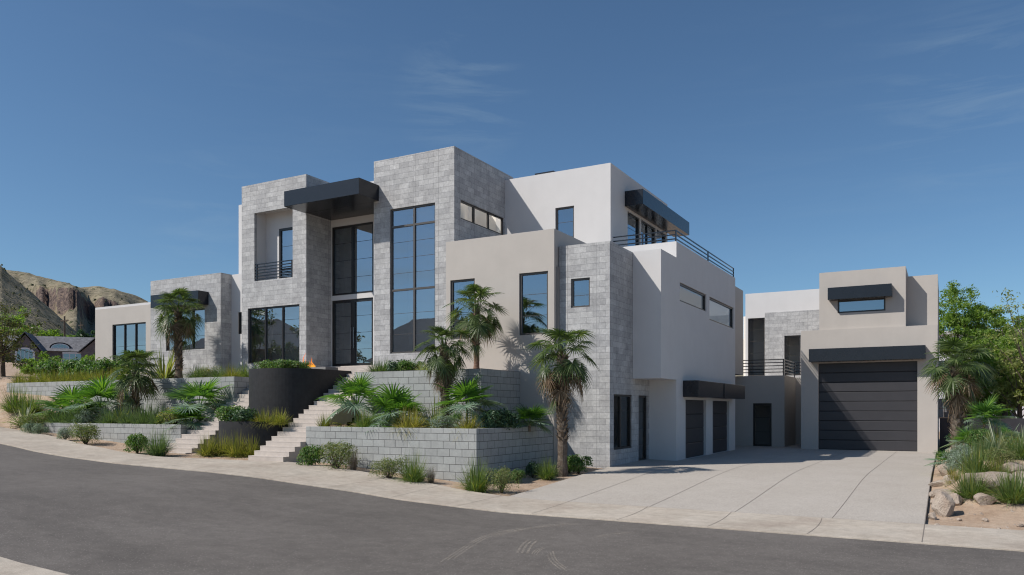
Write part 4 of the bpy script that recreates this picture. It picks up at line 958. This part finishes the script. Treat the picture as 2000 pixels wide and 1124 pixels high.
# ------------------------------------------------------------------ trees
def tree(x,y,z,ht,cr,label,seed,mat='tree',nclump=70,per=90,leaf=.1,cz=.62,trunk=.14,sq=1.1,open_=.0,limbs=9,name='tree',fill=.55):
    r=random.Random(seed); root=empty(name,(x,y,z),label,'tree'); t=MB(); c=MB().use(LM[mat])
    top=Vector((r.uniform(-.2,.2),r.uniform(-.2,.2),ht*.62))
    t.tube([(0,0,-.3),(r.uniform(-.08,.08)*ht*.2,0,ht*.25),top],[trunk*1.3,trunk,trunk*.5],8)
    cen=Vector((0,0,ht-cr*sq)); C=[]
    for i in range(nclump):
        u=sph(r); k=(r.random()**.45)*(1.0 if r.random()>.2 else 1.15); p=cen+Vector((u.x*cr*k,u.y*cr*k,u.z*cr*sq*k)); 
        if p.z<ht*.16: p.z=ht*.16+r.random()*ht*.2
        C.append((p,cr*r.uniform(.14,.27)))
    for i in range(0,len(C),2):
        p=C[i][0]; f=r.uniform(.25,.8); base=Vector((0,0,0)).lerp(top,f); mid=base.lerp(p,.5)+Vector((0,0,.06*ht))*r.uniform(-.3,1)
        t.tube([base,mid,p],[trunk*.33,trunk*.18,trunk*.06],5,False)
    for p,R_ in C:
        for k in range(per):
            u=sph(r); q=p+u*R_*r.random()**fill*Vector((1,1,.75)).length/1.6; q=p+Vector((u.x,u.y,u.z*.7))*R_*r.random()**fill*1.15
            nrm=(sph(r)+Vector((0,0,.5))).normalized(); a=nrm.cross(sph(r)).normalized(); b_=nrm.cross(a); L_=leaf*r.uniform(.6,1.4)
            c.face([q-a*L_,q-b_*L_*.38,q+a*L_,q+b_*L_*.38])
    t.build('trunk',BARK,root); c.build('crown',None,root); return root
def dirp(px,d):
    cx=(px-1000)/1521*d; return (.87369*cx-.48658*d, .48658*cx+.87369*d)
def gz(x,y): return h(x,y)-.05
# right side of the garage
for i,(px,d,tp,rp,mat,nc,per,leaf,fl,lab) in enumerate([
 (1880,46,556,62,'tree',120,130,.085,.8,'tall airy green tree just beside the large garage'),
 (1928,44,640,50,'tree',80,120,.08,.8,'mid height green tree next to the airy tall one'),
 (1962,40,656,56,'tree',90,120,.075,.8,'bushy bright green tree over the dark wall'),
 (1893,42,700,46,'tree',60,75,.09,.7,'small green tree directly behind the stout palm'),
 (2012,37,556,86,'treepale',40,40,.075,1.1,'pale leaved tree with loose twigs reaching in at the edge of view'),
 (1992,38,690,56,'treepale',70,75,.09,.8,'yellow green tree over the far end of the dark wall'),
 (2034,45,640,74,'tree',80,110,.08,.8,'full green tree filling the edge of view behind the bushy one'),
 (1968,49,612,52,'tree',80,110,.085,.8,'rounded light green tree farther back between the airy tree and the edge'),
 (1935,42,728,48,'tree',60,80,.09,.7,'low leafy tree along the dark wall under the bushy one')]):
    X,Y=dirp(px,d); z0=gz(X,Y); ht_=1.95+(800-tp)/1521*d-z0; tree(X,Y,z0,ht_,rp*d/1521,lab,11+i,mat,nc,per,leaf,fill=fl,trunk=.11,sq=1.25 if i==0 else 1.1)
# left side
def dirp(px,d): 
    cx=(px-1000)/1521*d; return (.87369*cx-.48658*d, .48658*cx+.87369*d)
for i,(px,d,tp,cr,mat,lab) in enumerate([
 (10,118,598,4.7,'tree','big round green tree behind the brick house roof'),(46,124,626,3.4,'tree','green tree behind the brick house, beside the big round tree'),
 (88,128,648,2.6,'tree','light green tree top showing over the house ridge'),(112,132,646,2.8,'tree','green tree top just before the power pole'),(140,130,652,2.4,'tree','low green tree top between pole and dark tree'),
 (172,118,642,1.9,'shrubdark','small dark round tree against the hill beside the house roof')]):
    X,Y=dirp(px,d); zt=1.95+(800-tp)/1521*d; z0=gz(X,Y); tree(X,Y,z0,zt-z0,cr,lab,30+i,mat,60,90,.22,trunk=.2,fill=.6)
X,Y=dirp(6,44); z0=gz(X,Y); tree(X,Y,z0,1.95+208/1521*44-z0,1.9,'thin tree with sparse brownish leaves and dark forked trunk before the brick house',41,'treeb',75,60,.075,trunk=.11,fill=.9)
for i,(px,d,tp,cr,lab) in enumerate([(82,52,680,1.35,'round light green bush tree under the brick gable'),(62,50,700,.9,'low green bush at the brick house corner'),(105,51,700,.9,'low dark green bush beside the white bay window'),(180,50,690,.9,'green climbing bush between bay window and greige wing')]):
    X,Y=dirp(px,d); z0=gz(X,Y); tree(X,Y,z0,1.95+(800-tp)/1521*d-z0,cr,lab,60+i,'tree',34,70,.085,trunk=.06,name='garden_tree')

# ------------------------------------------------------------------ dark wall, pale building behind, poles
o=MB(); o.box(-.25,22,41.3,41.5,-.5,1.55); o.box(-.25,22,41.26,41.3,-.5,.42); w=o.build('boundary_wall',DARKWALL,None,loc=(0,41.3,-.5)); tag(w,'dark charcoal boundary wall behind the stout palm','wall')
bx_,by_=dirp(1985,72)
pb=empty('pale_building',(bx_,by_,0),'pale neighbouring building half hidden behind trees','building')
m=MB(); mass('wall',simple('pale_render',(.55,.54,.56),.9,0,.08,3),pb,-8,8,-6,6,-.5,8.6)
m=MB(); m.box(-8.3,8.3,-6.3,6.3,8.6,8.9); m.build('roof',simple('pale_roof',(.42,.40,.40),.9,0,.1,3),pb)
for u in (-6.5,-4.2,-1.9,.4,2.7):
    for z in (1.2,4.6): window(pb,PY(-6.02),(u,u+1.4,z,z+1.7),[u+.7],[z+.85],[],room=ROOMD,rdep=.5,rmarg=0,dep=-.05)
tr_=MB()
for k in range(6): tr_.box(8.0+k*.42,8.05+k*.42,40.6,40.65,0,2.55)
for k in range(5): tr_.box(8.0,10.15,40.6,40.64,.6+k*.45,.64+k*.45)
tag(tr_.build('trellis',simple('white_metal',(.6,.6,.6),.5),None,loc=(8,40.6,0)),'white metal trellis above the dark wall at the edge of view','trellis')
for px,d,tp,rr,lab in [(126,112,618,.16,'dark timber power pole against the hill behind the brick house'),(158,170,630,.14,'second fainter power pole farther up the hill')]:
    X,Y=dirp(px,d); z0=h(X,Y); zt=1.95+(800-tp)/1521*d; root=empty('power_pole',(X,Y,z0),lab,'power pole')
    m=MB(); m.tube([(0,0,-1),(0,0,zt-z0)],[rr,rr*.7],8); m.build('pole',BARK,root)
    m=MB(); m.box(-.9,.9,-.06,.06,zt-z0-.7,zt-z0-.55); m.build('crossarm',BARK,root)

# ------------------------------------------------------------------ brick neighbour house
BRICK=blocks('purple_brick',(.20,.165,.175),(.13,.11,.12),(.3,.27,.26),.3,.09,0,.008,(1,1,1),0,.9,.2)
SHING=blocks('grey_shingle',(.25,.25,.27),(.17,.17,.185),(.12,.12,.12),.4,.16,0,.006,(1,1,1),0,.9,.25)
TRIM=simple('white_trim',(.62,.62,.66),.6)
PANE=glassmat('house_pane',.25,(.6,.62,.65))
def gable_prism(m,x0,x1,y0,y1,z0,z1,axis='x'):
    if axis=='x':
        ym=(y0+y1)/2; A,B_,C_,D_=(x0,y0,z0),(x1,y0,z0),(x1,y1,z0),(x0,y1,z0); E_,F_=(x0,ym,z1),(x1,ym,z1)
        m.face([A,B_,F_,E_]); m.face([C_,D_,E_,F_]); m.face([A,E_,D_]); m.face([B_,C_,F_]); m.face([A,D_,C_,B_])
    else:
        xm=(x0+x1)/2; A,B_,C_,D_=(x0,y0,z0),(x1,y0,z0),(x1,y1,z0),(x0,y1,z0); E_,F_=(xm,y0,z1),(xm,y1,z1)
        m.face([A,E_,F_,D_]); m.face([B_,C_,F_,E_]); m.face([A,B_,E_]); m.face([C_,D_,F_]); m.face([A,D_,C_,B_])
hx,hy=dirp(89,100); hz=1.95+(800-686)/1521*100   # eaves height
nb=empty('brick_house',(hx,hy,hz-4.4*.84),'purple brick house with grey shingle gables, eyebrow dormer and white bay window','house',None,radians(50))
nb.scale=(.84,.84,.84); e=4.4   # eaves above base
m=MB(); m.box(-4.6,6.0,0,8,-2,e); m.box(-9.5,-4.8,1.2,8,-2,e); m.build('brick_wall',BRICK,nb)
m=MB(); gable_prism(m,-9.8,6.4,-.5,8.5,e,e+2.6,'x'); m.build('roof',SHING,nb)
m=MB(); m.box(-4.2,-.6,-1.6,.2,-2,e); m.v+= []; gable_prism(m,-4.15,-.65,-1.58,1,e,e+2.3,'y'); m.build('gable_wall',BRICK,nb)
m=MB()
for s_ in (-1,1):
    a=(-2.4,-1.95,e+2.75); 
    b0=(-2.4+s_*2.35,-1.95,e-.22)
    m.face([a,b0,(b0[0],3.8,b0[2]),(-2.4,3.8,a[2])]); m.face([(a[0],a[1],a[2]-.14),(b0[0],b0[1],b0[2]-.14),b0,a])
m.build('gable_roof',SHING,nb)
m=MB(); m.box(5.0,9.2,-1.4,6,-2,e); gable_prism(m,5.05,9.15,-1.38,2,e,e+1.95,'y'); m.build('wing_wall',BRICK,nb)
m=MB()
for s_ in (-1,1):
    a=(7.1,-1.8,e+2.3); b0=(7.1+s_*2.6,-1.8,e-.2); m.face([a,b0,(b0[0],5,b0[2]),(7.1,5,a[2])]); m.face([(a[0],a[1],a[2]-.14),(b0[0],b0[1],b0[2]-.14),b0,a])
m.build('wing_roof',SHING,nb)
def arch(m,cx_,y,z,w,hh,t,n=14):
    pr=[]
    for k in range(n+1):
        a=pi*k/n; pr.append(((cx_-w*cos(a),y,z+hh*sin(a)),(cx_-(w-t)*cos(a),y,z+(hh-t)*sin(a))))
    m.strip(pr)
def extrude_arch(m,cx_,y0,y1,z,w,hh,n=16):
    for k in range(n):
        a,b_=pi*k/n,pi*(k+1)/n
        m.face([(cx_-w*cos(a),y0,z+hh*sin(a)),(cx_-w*cos(b_),y0,z+hh*sin(b_)),(cx_-w*cos(b_),y1,z+hh*sin(b_)),(cx_-w*cos(a),y1,z+hh*sin(a))])
m=MB(); extrude_arch(m,1.9,.35,3.2,e+.55,1.45,.85); m.build('eyebrow_roof',SHING,nb)
m=MB(); arch(m,1.9,.33,e+.55,1.25,.68,.12); m.box(.65,3.15,.30,.36,e+.45,e+.58)
for k in range(1,6): m.box(.65+k*.416-.02,.65+k*.416+.02,.31,.34,e+.55,e+.55+.6*sin(pi*k/6))
dw=m.build('dormer_window',TRIM,nb); m=MB(); m.face([(1.9-1.2*cos(pi*k/14),.36,e+.55+.62*sin(pi*k/14)) for k in range(15)]); m.build('pane',PANE,dw)
m=MB(); arch(m,-2.4,-1.72,e-.55,1.3,.9,.22); m.box(-3.7,-3.45,-1.76,-1.6,-.3,e-.5); m.box(-1.35,-1.1,-1.76,-1.6,-.3,e-.5); m.box(-3.8,-1.0,-1.8,-1.6,-.45,-.25)
for k in range(1,4): m.box(-3.45+k*.525-.03,-3.45+k*.525+.03,-1.74,-1.68,-.3,e+.1)
gw=m.build('arched_window',TRIM,nb); m=MB(); m.face([(-3.5,-1.66,-.2),(-1.3,-1.66,-.2),(-1.3,-1.66,e-.5),(-1.7,-1.66,e+.05),(-2.4,-1.66,e+.25),(-3.1,-1.66,e+.05),(-3.5,-1.66,e-.5)]); m.build('pane',PANE,gw)
m=MB(); m.box(2.3,5.0,-.35,.0,e-.35,e-.1)
for k in range(4): m.box(2.38+k*.85-.05,2.38+k*.85+.05,-.30,-.22,e-2.6,e-.3)
for z in (e-1.0,e-1.7,e-2.6): m.box(2.35,4.95,-.28,-.24,z-.03,z+.03)
m.box(2.3,5.0,-.34,.0,e-2.9,e-2.6)
bw=m.build('bay_window',TRIM,nb); m=MB(); m.face([(2.4,-.22,e-2.6),(4.9,-.22,e-2.6),(4.9,-.22,e-.3),(2.4,-.22,e-.3)]); m.build('pane',PANE,bw)
# houses and trees across the street: they show in the big windows as reflections
RB=simple('brown_siding',(.16,.12,.10),.9,0,.2,3)
for i,(x,y,w,dp,e_,rg,lab) in enumerate([(-44,-14,13,9,5.2,9.4,'brown hip roofed house across the street mirrored in the tall window'),(-66,-12,14,10,5.0,8.8,'brown house across the street mirrored in the entrance glass'),(-92,-13,15,10,3.8,6.2,'dark gabled house across the street mirrored in the far wing windows')]):
    root=empty('opposite_house',(x,y,h(x,y)-(2.2 if x<-80 else 0)),lab,'house'); m=MB(); m.box(-w/2,w/2,-dp/2,dp/2,-1,e_); m.build('wall',RB,root)
    m=MB(); o_=.6
    a,b_,c_,d_=(-w/2-o_,-dp/2-o_,e_),(w/2+o_,-dp/2-o_,e_),(w/2+o_,dp/2+o_,e_),(-w/2-o_,dp/2+o_,e_); p,q=(-w/5,0,rg),(w/5,0,rg)
    m.face([a,b_,q,p]); m.face([c_,d_,p,q]); m.face([a,p,d_]); m.face([b_,c_,q]); m.face([a,d_,c_,b_]); m.build('roof',SHING,root)
    m=MB()
    for k in range(4):
        u=-w/2+1+k*(w-2)/4; m.box(u,u+1.5,dp/2,dp/2+.05,1,2.6)
    m.build('window',TRIM,root)
tree(-58,-3,h(-58,-3),11,3.6,'leafy tree across the street mirrored in the stone tower window',81,'treeb',60,60,.16,trunk=.2)
tree(-52,-6,h(-52,-6),8,2.6,'smaller tree across the street mirrored beside the door',82,'treeb',40,60,.16,trunk=.15)

# ------------------------------------------------------------------ desert hills
hm,nt,nd,L,b=nm('desert_hill'); g=nt.nodes.new('ShaderNodeNewGeometry'); p=g.outputs['Position']
sp=nt.nodes.new('ShaderNodeSeparateXYZ'); L.new(g.outputs['True Normal'],sp.inputs[0])
n1=noise(nt,.012,7,.62,p); n2=noise(nt,.09,6,.65,p); n3=noise(nt,.35,4,.6,p)
dry=ramp(nt,n1,[(.3,(.225,.195,.14)),(.5,(.28,.25,.185)),(.68,(.28,.22,.14))])
dry=mixc(nt,1,dry,ramp(nt,n2,[(.32,(.62,)*3),(.66,(1.15,)*3)]),'MULTIPLY')
v=nt.nodes.new('ShaderNodeTexVoronoi'); v.inputs['Scale'].default_value=.13; L.new(p,v.inputs['Vector'])
dots=math_(nt,'MULTIPLY',math_(nt,'LESS_THAN',v.outputs['Distance'],.30),math_(nt,'GREATER_THAN',n2,.44)); dry=mixc(nt,math_(nt,'MULTIPLY',dots,.9),dry,(.075,.085,.05))
rock=ramp(nt,n3,[(.3,(.05,.04,.04)),(.5,(.14,.11,.10)),(.72,(.27,.20,.15))])
at=N(nt,'ShaderNodeAttribute',attribute_name='rock')
c=mixc(nt,ramp(nt,math_(nt,'ADD',at.outputs['Fac'],math_(nt,'MULTIPLY',math_(nt,'SUBTRACT',n2,.5),2.6)),[(.52,(0,)*3),(.66,(1,)*3)]),dry,rock)
L.new(c,b.inputs['Base Color']); b.inputs['Roughness'].default_value=1; b.inputs['Specular IOR Level'].default_value=0
bump(nt,b,math_(nt,'ADD',n2,math_(nt,'MULTIPLY',n3,.6)),1,2.5)
from mathutils import noise as mn
def interp(t,pts):
    if t<=pts[0][0]: return pts[0][1]
    for (a,x),(b_,y) in zip(pts,pts[1:]):
        if a<=t<=b_: return x+(y-x)*(t-a)/(b_-a)
    return pts[-1][1]
def hill(name,ridge,d0,d1,d2,u0,u1,nu,nv,cliff,amp,base=9):
    """ridge: height profile along azimuth at distance d1; rises from d0, falls away to d2"""
    m=MB(); rk=[]
    for i in range(nu+1):
        az=u0+(u1-u0)*i/nu   # tangent of the azimuth from the street axis
        for j in range(nv+1):
            t=j/nv; d=d0+(d1-d0)*t*1.0 if t<=.8 else 0
            if t<=.8: s_=t/.8; d=d0+(d1-d0)*s_
            else: s_=1; d=d1+(d2-d1)*(t-.8)/.2
            X,Y=dirp(1000+1521*az,d)
            zr=interp(az,ridge)-base; prof=s_**1.15
            k=0
            if cliff:
                c0=cliff(az)+(.09*mn.fractal(Vector((az*60,d*.004,1)),1,2.1,5) if cliff(az)<1 else 0)
                cl=max(0,min(1,(s_-c0)/.05)); prof=((s_/c0)**1.05*.56 if s_<c0 else .56+.15*cl+.29*max(0,(s_-c0-.05)/(.95-c0))) if c0<1 else prof
                k=1-abs((s_-c0-.02)/.06); k=max(0,min(1,k*1.6)) if c0<1 else 0
            fade=1 if t<=.8 else 1-((t-.8)/.2)*.7
            nz=mn.fractal(Vector((X*.012,Y*.012,3)),1,2.1,6)*amp*(.15+.85*sin(pi*min(1,s_*.97)))*(.4+k)+abs(mn.fractal(Vector((X*.035,Y*.035,9)),1,2,4))*amp*.35*min(1,s_*3)*(1 if t<=.8 else 0)
            m.v.append((X,Y,base+zr*prof*fade+nz)); rk.append(k)
    for i in range(nu):
        for j in range(nv):
            q=i*(nv+1)+j; m.f.append((q,q+nv+1,q+nv+2,q+1)); m.m.append(0)
    o=m.build(name,hm,smooth=True); a=o.data.attributes.new('rock','FLOAT','POINT'); a.data.foreach_set('value',rk); o['kind']='structure'; return o
def rz_(px,y,d): return ((px-1000)/1521, 1.95+(800-y)/1521*d)
hill('far_hill',[rz_(*q,900) for q in [(-500,500),(-100,515),(17,529),(49,532),(70,539),(107,549),(158,563),(192,561),(224,566),(256,575),(284,588),(330,612),(430,665),(600,690),(900,690),(1300,672),(1440,664),(1470,662),(1520,680),(1700,720),(2100,740),(2600,760)]],430,900,1500,-.99,1.0,420,70,
     lambda az: .58+.09*sin(az*37+1)+.05*sin(az*90) if az<-.42 else 2,7)
hill('near_hill',[rz_(*q,520) for q in [(-900,380),(-400,440),(-100,498),(0,520),(14,533),(40,556),(70,580),(100,606),(130,632),(160,660),(184,682),(215,712),(260,745)]],210,520,760,-1.3,-.485,260,60,lambda az:2,4,6)

# scrub dotted over the hillsides
SCRUB=simple('hill_scrub',(.12,.125,.075),1,0,.4,.2,0,0)
m=MB(); rs_=random.Random(5)
for name_,n_ in (('far_hill',1700),('near_hill',1500)):
    me=bpy.data.objects[name_].data; V=me.vertices; nv=len(V)
    for _ in range(n_):
        v=V[rs_.randrange(nv)].co; s_=rs_.uniform(.3,.95)*(1.5 if name_=='far_hill' else 1.0)
        x,y,z=v.x+rs_.uniform(-3,3),v.y+rs_.uniform(-3,3),v.z-.5
        if math.hypot(x,y)>930: continue
        k=6; ph=rs_.random()*6; ring=[(x+s_*1.2*cos(ph+2*pi*q/k)*rs_.uniform(.7,1.2),y+s_*1.2*sin(ph+2*pi*q/k)*rs_.uniform(.7,1.2),z) for q in range(k)]
        rg2=[(x+s_*.8*cos(ph+2*pi*q/k),y+s_*.8*sin(ph+2*pi*q/k),z+.4+s_*rs_.uniform(.7,1.1)) for q in range(k)]
        for q in range(k): m.face([ring[q],ring[(q+1)%k],rg2[(q+1)%k],rg2[q]])
        m.face(rg2)
m.build('hillside_scrub',SCRUB)['kind']='stuff'

# ------------------------------------------------------------------ sky, sun, camera
EL=radians(44.5); AZ=math.atan2(-.97,-1.0)
W=bpy.data.worlds.new('World'); S.world=W; W.use_nodes=True; nt=W.node_tree; L=nt.links
bg=nt.nodes['Background']; sky=nt.nodes.new('ShaderNodeTexSky'); sky.sky_type='NISHITA'; sky.sun_disc=False
sky.sun_elevation=EL; sky.sun_rotation=AZ; sky.altitude=1300; sky.air_density=1.0; sky.dust_density=1.5; sky.ozone_density=3.2
tc=nt.nodes.new('ShaderNodeTexCoord'); vec=tc.outputs['Generated']
def patch(d_,size,tilt=0):
    dv=Vector(d_).normalized(); n=nt.nodes.new('ShaderNodeVectorMath'); n.operation='DOT_PRODUCT'; L.new(vec,n.inputs[0]); n.inputs[1].default_value=dv
    return ramp(nt,n.outputs['Value'],[(cos(size),(0,)*3),(1,(1,)*3)])
def dirpix(px,py): cx=(px-1000)/1521; x=.87369*cx-.48658; y=.48658*cx+.87369; return (x,y,(800-py)/1521)
mp=nt.nodes.new('ShaderNodeMapping'); L.new(vec,mp.inputs[0]); mp.inputs['Rotation'].default_value=(0,.10,radians(-29)); mp.inputs['Scale'].default_value=(2.2,3,17)
cn=noise(nt,2.1,8,.62,mp.outputs[0],.6)
wisp=ramp(nt,cn,[(.47,(0,)*3),(.78,(1,)*3)])
pm=None
for (a,b2),s_,k in [((900,195),.085,.9),((1890,195),.11,.9),((1960,60),.09,.4),((400,415),.05,.5),((1700,350),.3,.15),((600,120),.3,.12)]:
    q=math_(nt,'MULTIPLY',patch(dirpix(a,b2),s_),k); pm=q if pm is None else math_(nt,'MAXIMUM',pm,q)
# thin cloud low over the street side, seen only in the window glass
for d_,s_ in [((-.80,-.60,.10),.35),((-.55,-.80,.13),.4),((-.95,-.3,.1),.3)]: pm=math_(nt,'MAXIMUM',pm,math_(nt,'MULTIPLY',patch(d_,s_),2.2))
cl=math_(nt,'MULTIPLY',wisp,pm,clamp=True)
col=mixc(nt,math_(nt,'MULTIPLY',cl,.3),sky.outputs[0],(5.0,5.3,5.8))
col=mixc(nt,1,col,(.84,1.02,1.07),'MULTIPLY'); L.new(col,bg.inputs[0]); bg.inputs[1].default_value=.094
sun=bpy.data.lights.new('sun','SUN'); so=bpy.data.objects.new('sun',sun); COL.objects.link(so)
sun.energy=4.8; sun.angle=radians(.55); sun.color=(1,.94,.865)
so.rotation_euler=Vector((.97,1.0,-1.39*math.tan(EL)/.9827)).to_track_quat('-Z','Y').to_euler()
cam=bpy.data.cameras.new('camera'); co=bpy.data.objects.new('camera',cam); COL.objects.link(co)
co.location=(0,0,1.95); co.rotation_euler=(pi/2,0,radians(29.117)); cam.sensor_width=36; cam.lens=36*1521/2000; cam.shift_y=238/2000; cam.clip_end=6000; cam.clip_start=.05
S.camera=co
S.view_settings.view_transform='Standard'; S.view_settings.look='None'; S.view_settings.exposure=0; S.view_settings.gamma=1
S.render.engine='CYCLES'; S.cycles.max_bounces=10; S.cycles.transparent_max_bounces=16; S.cycles.use_denoising=True; S.cycles.filter_width=1.15
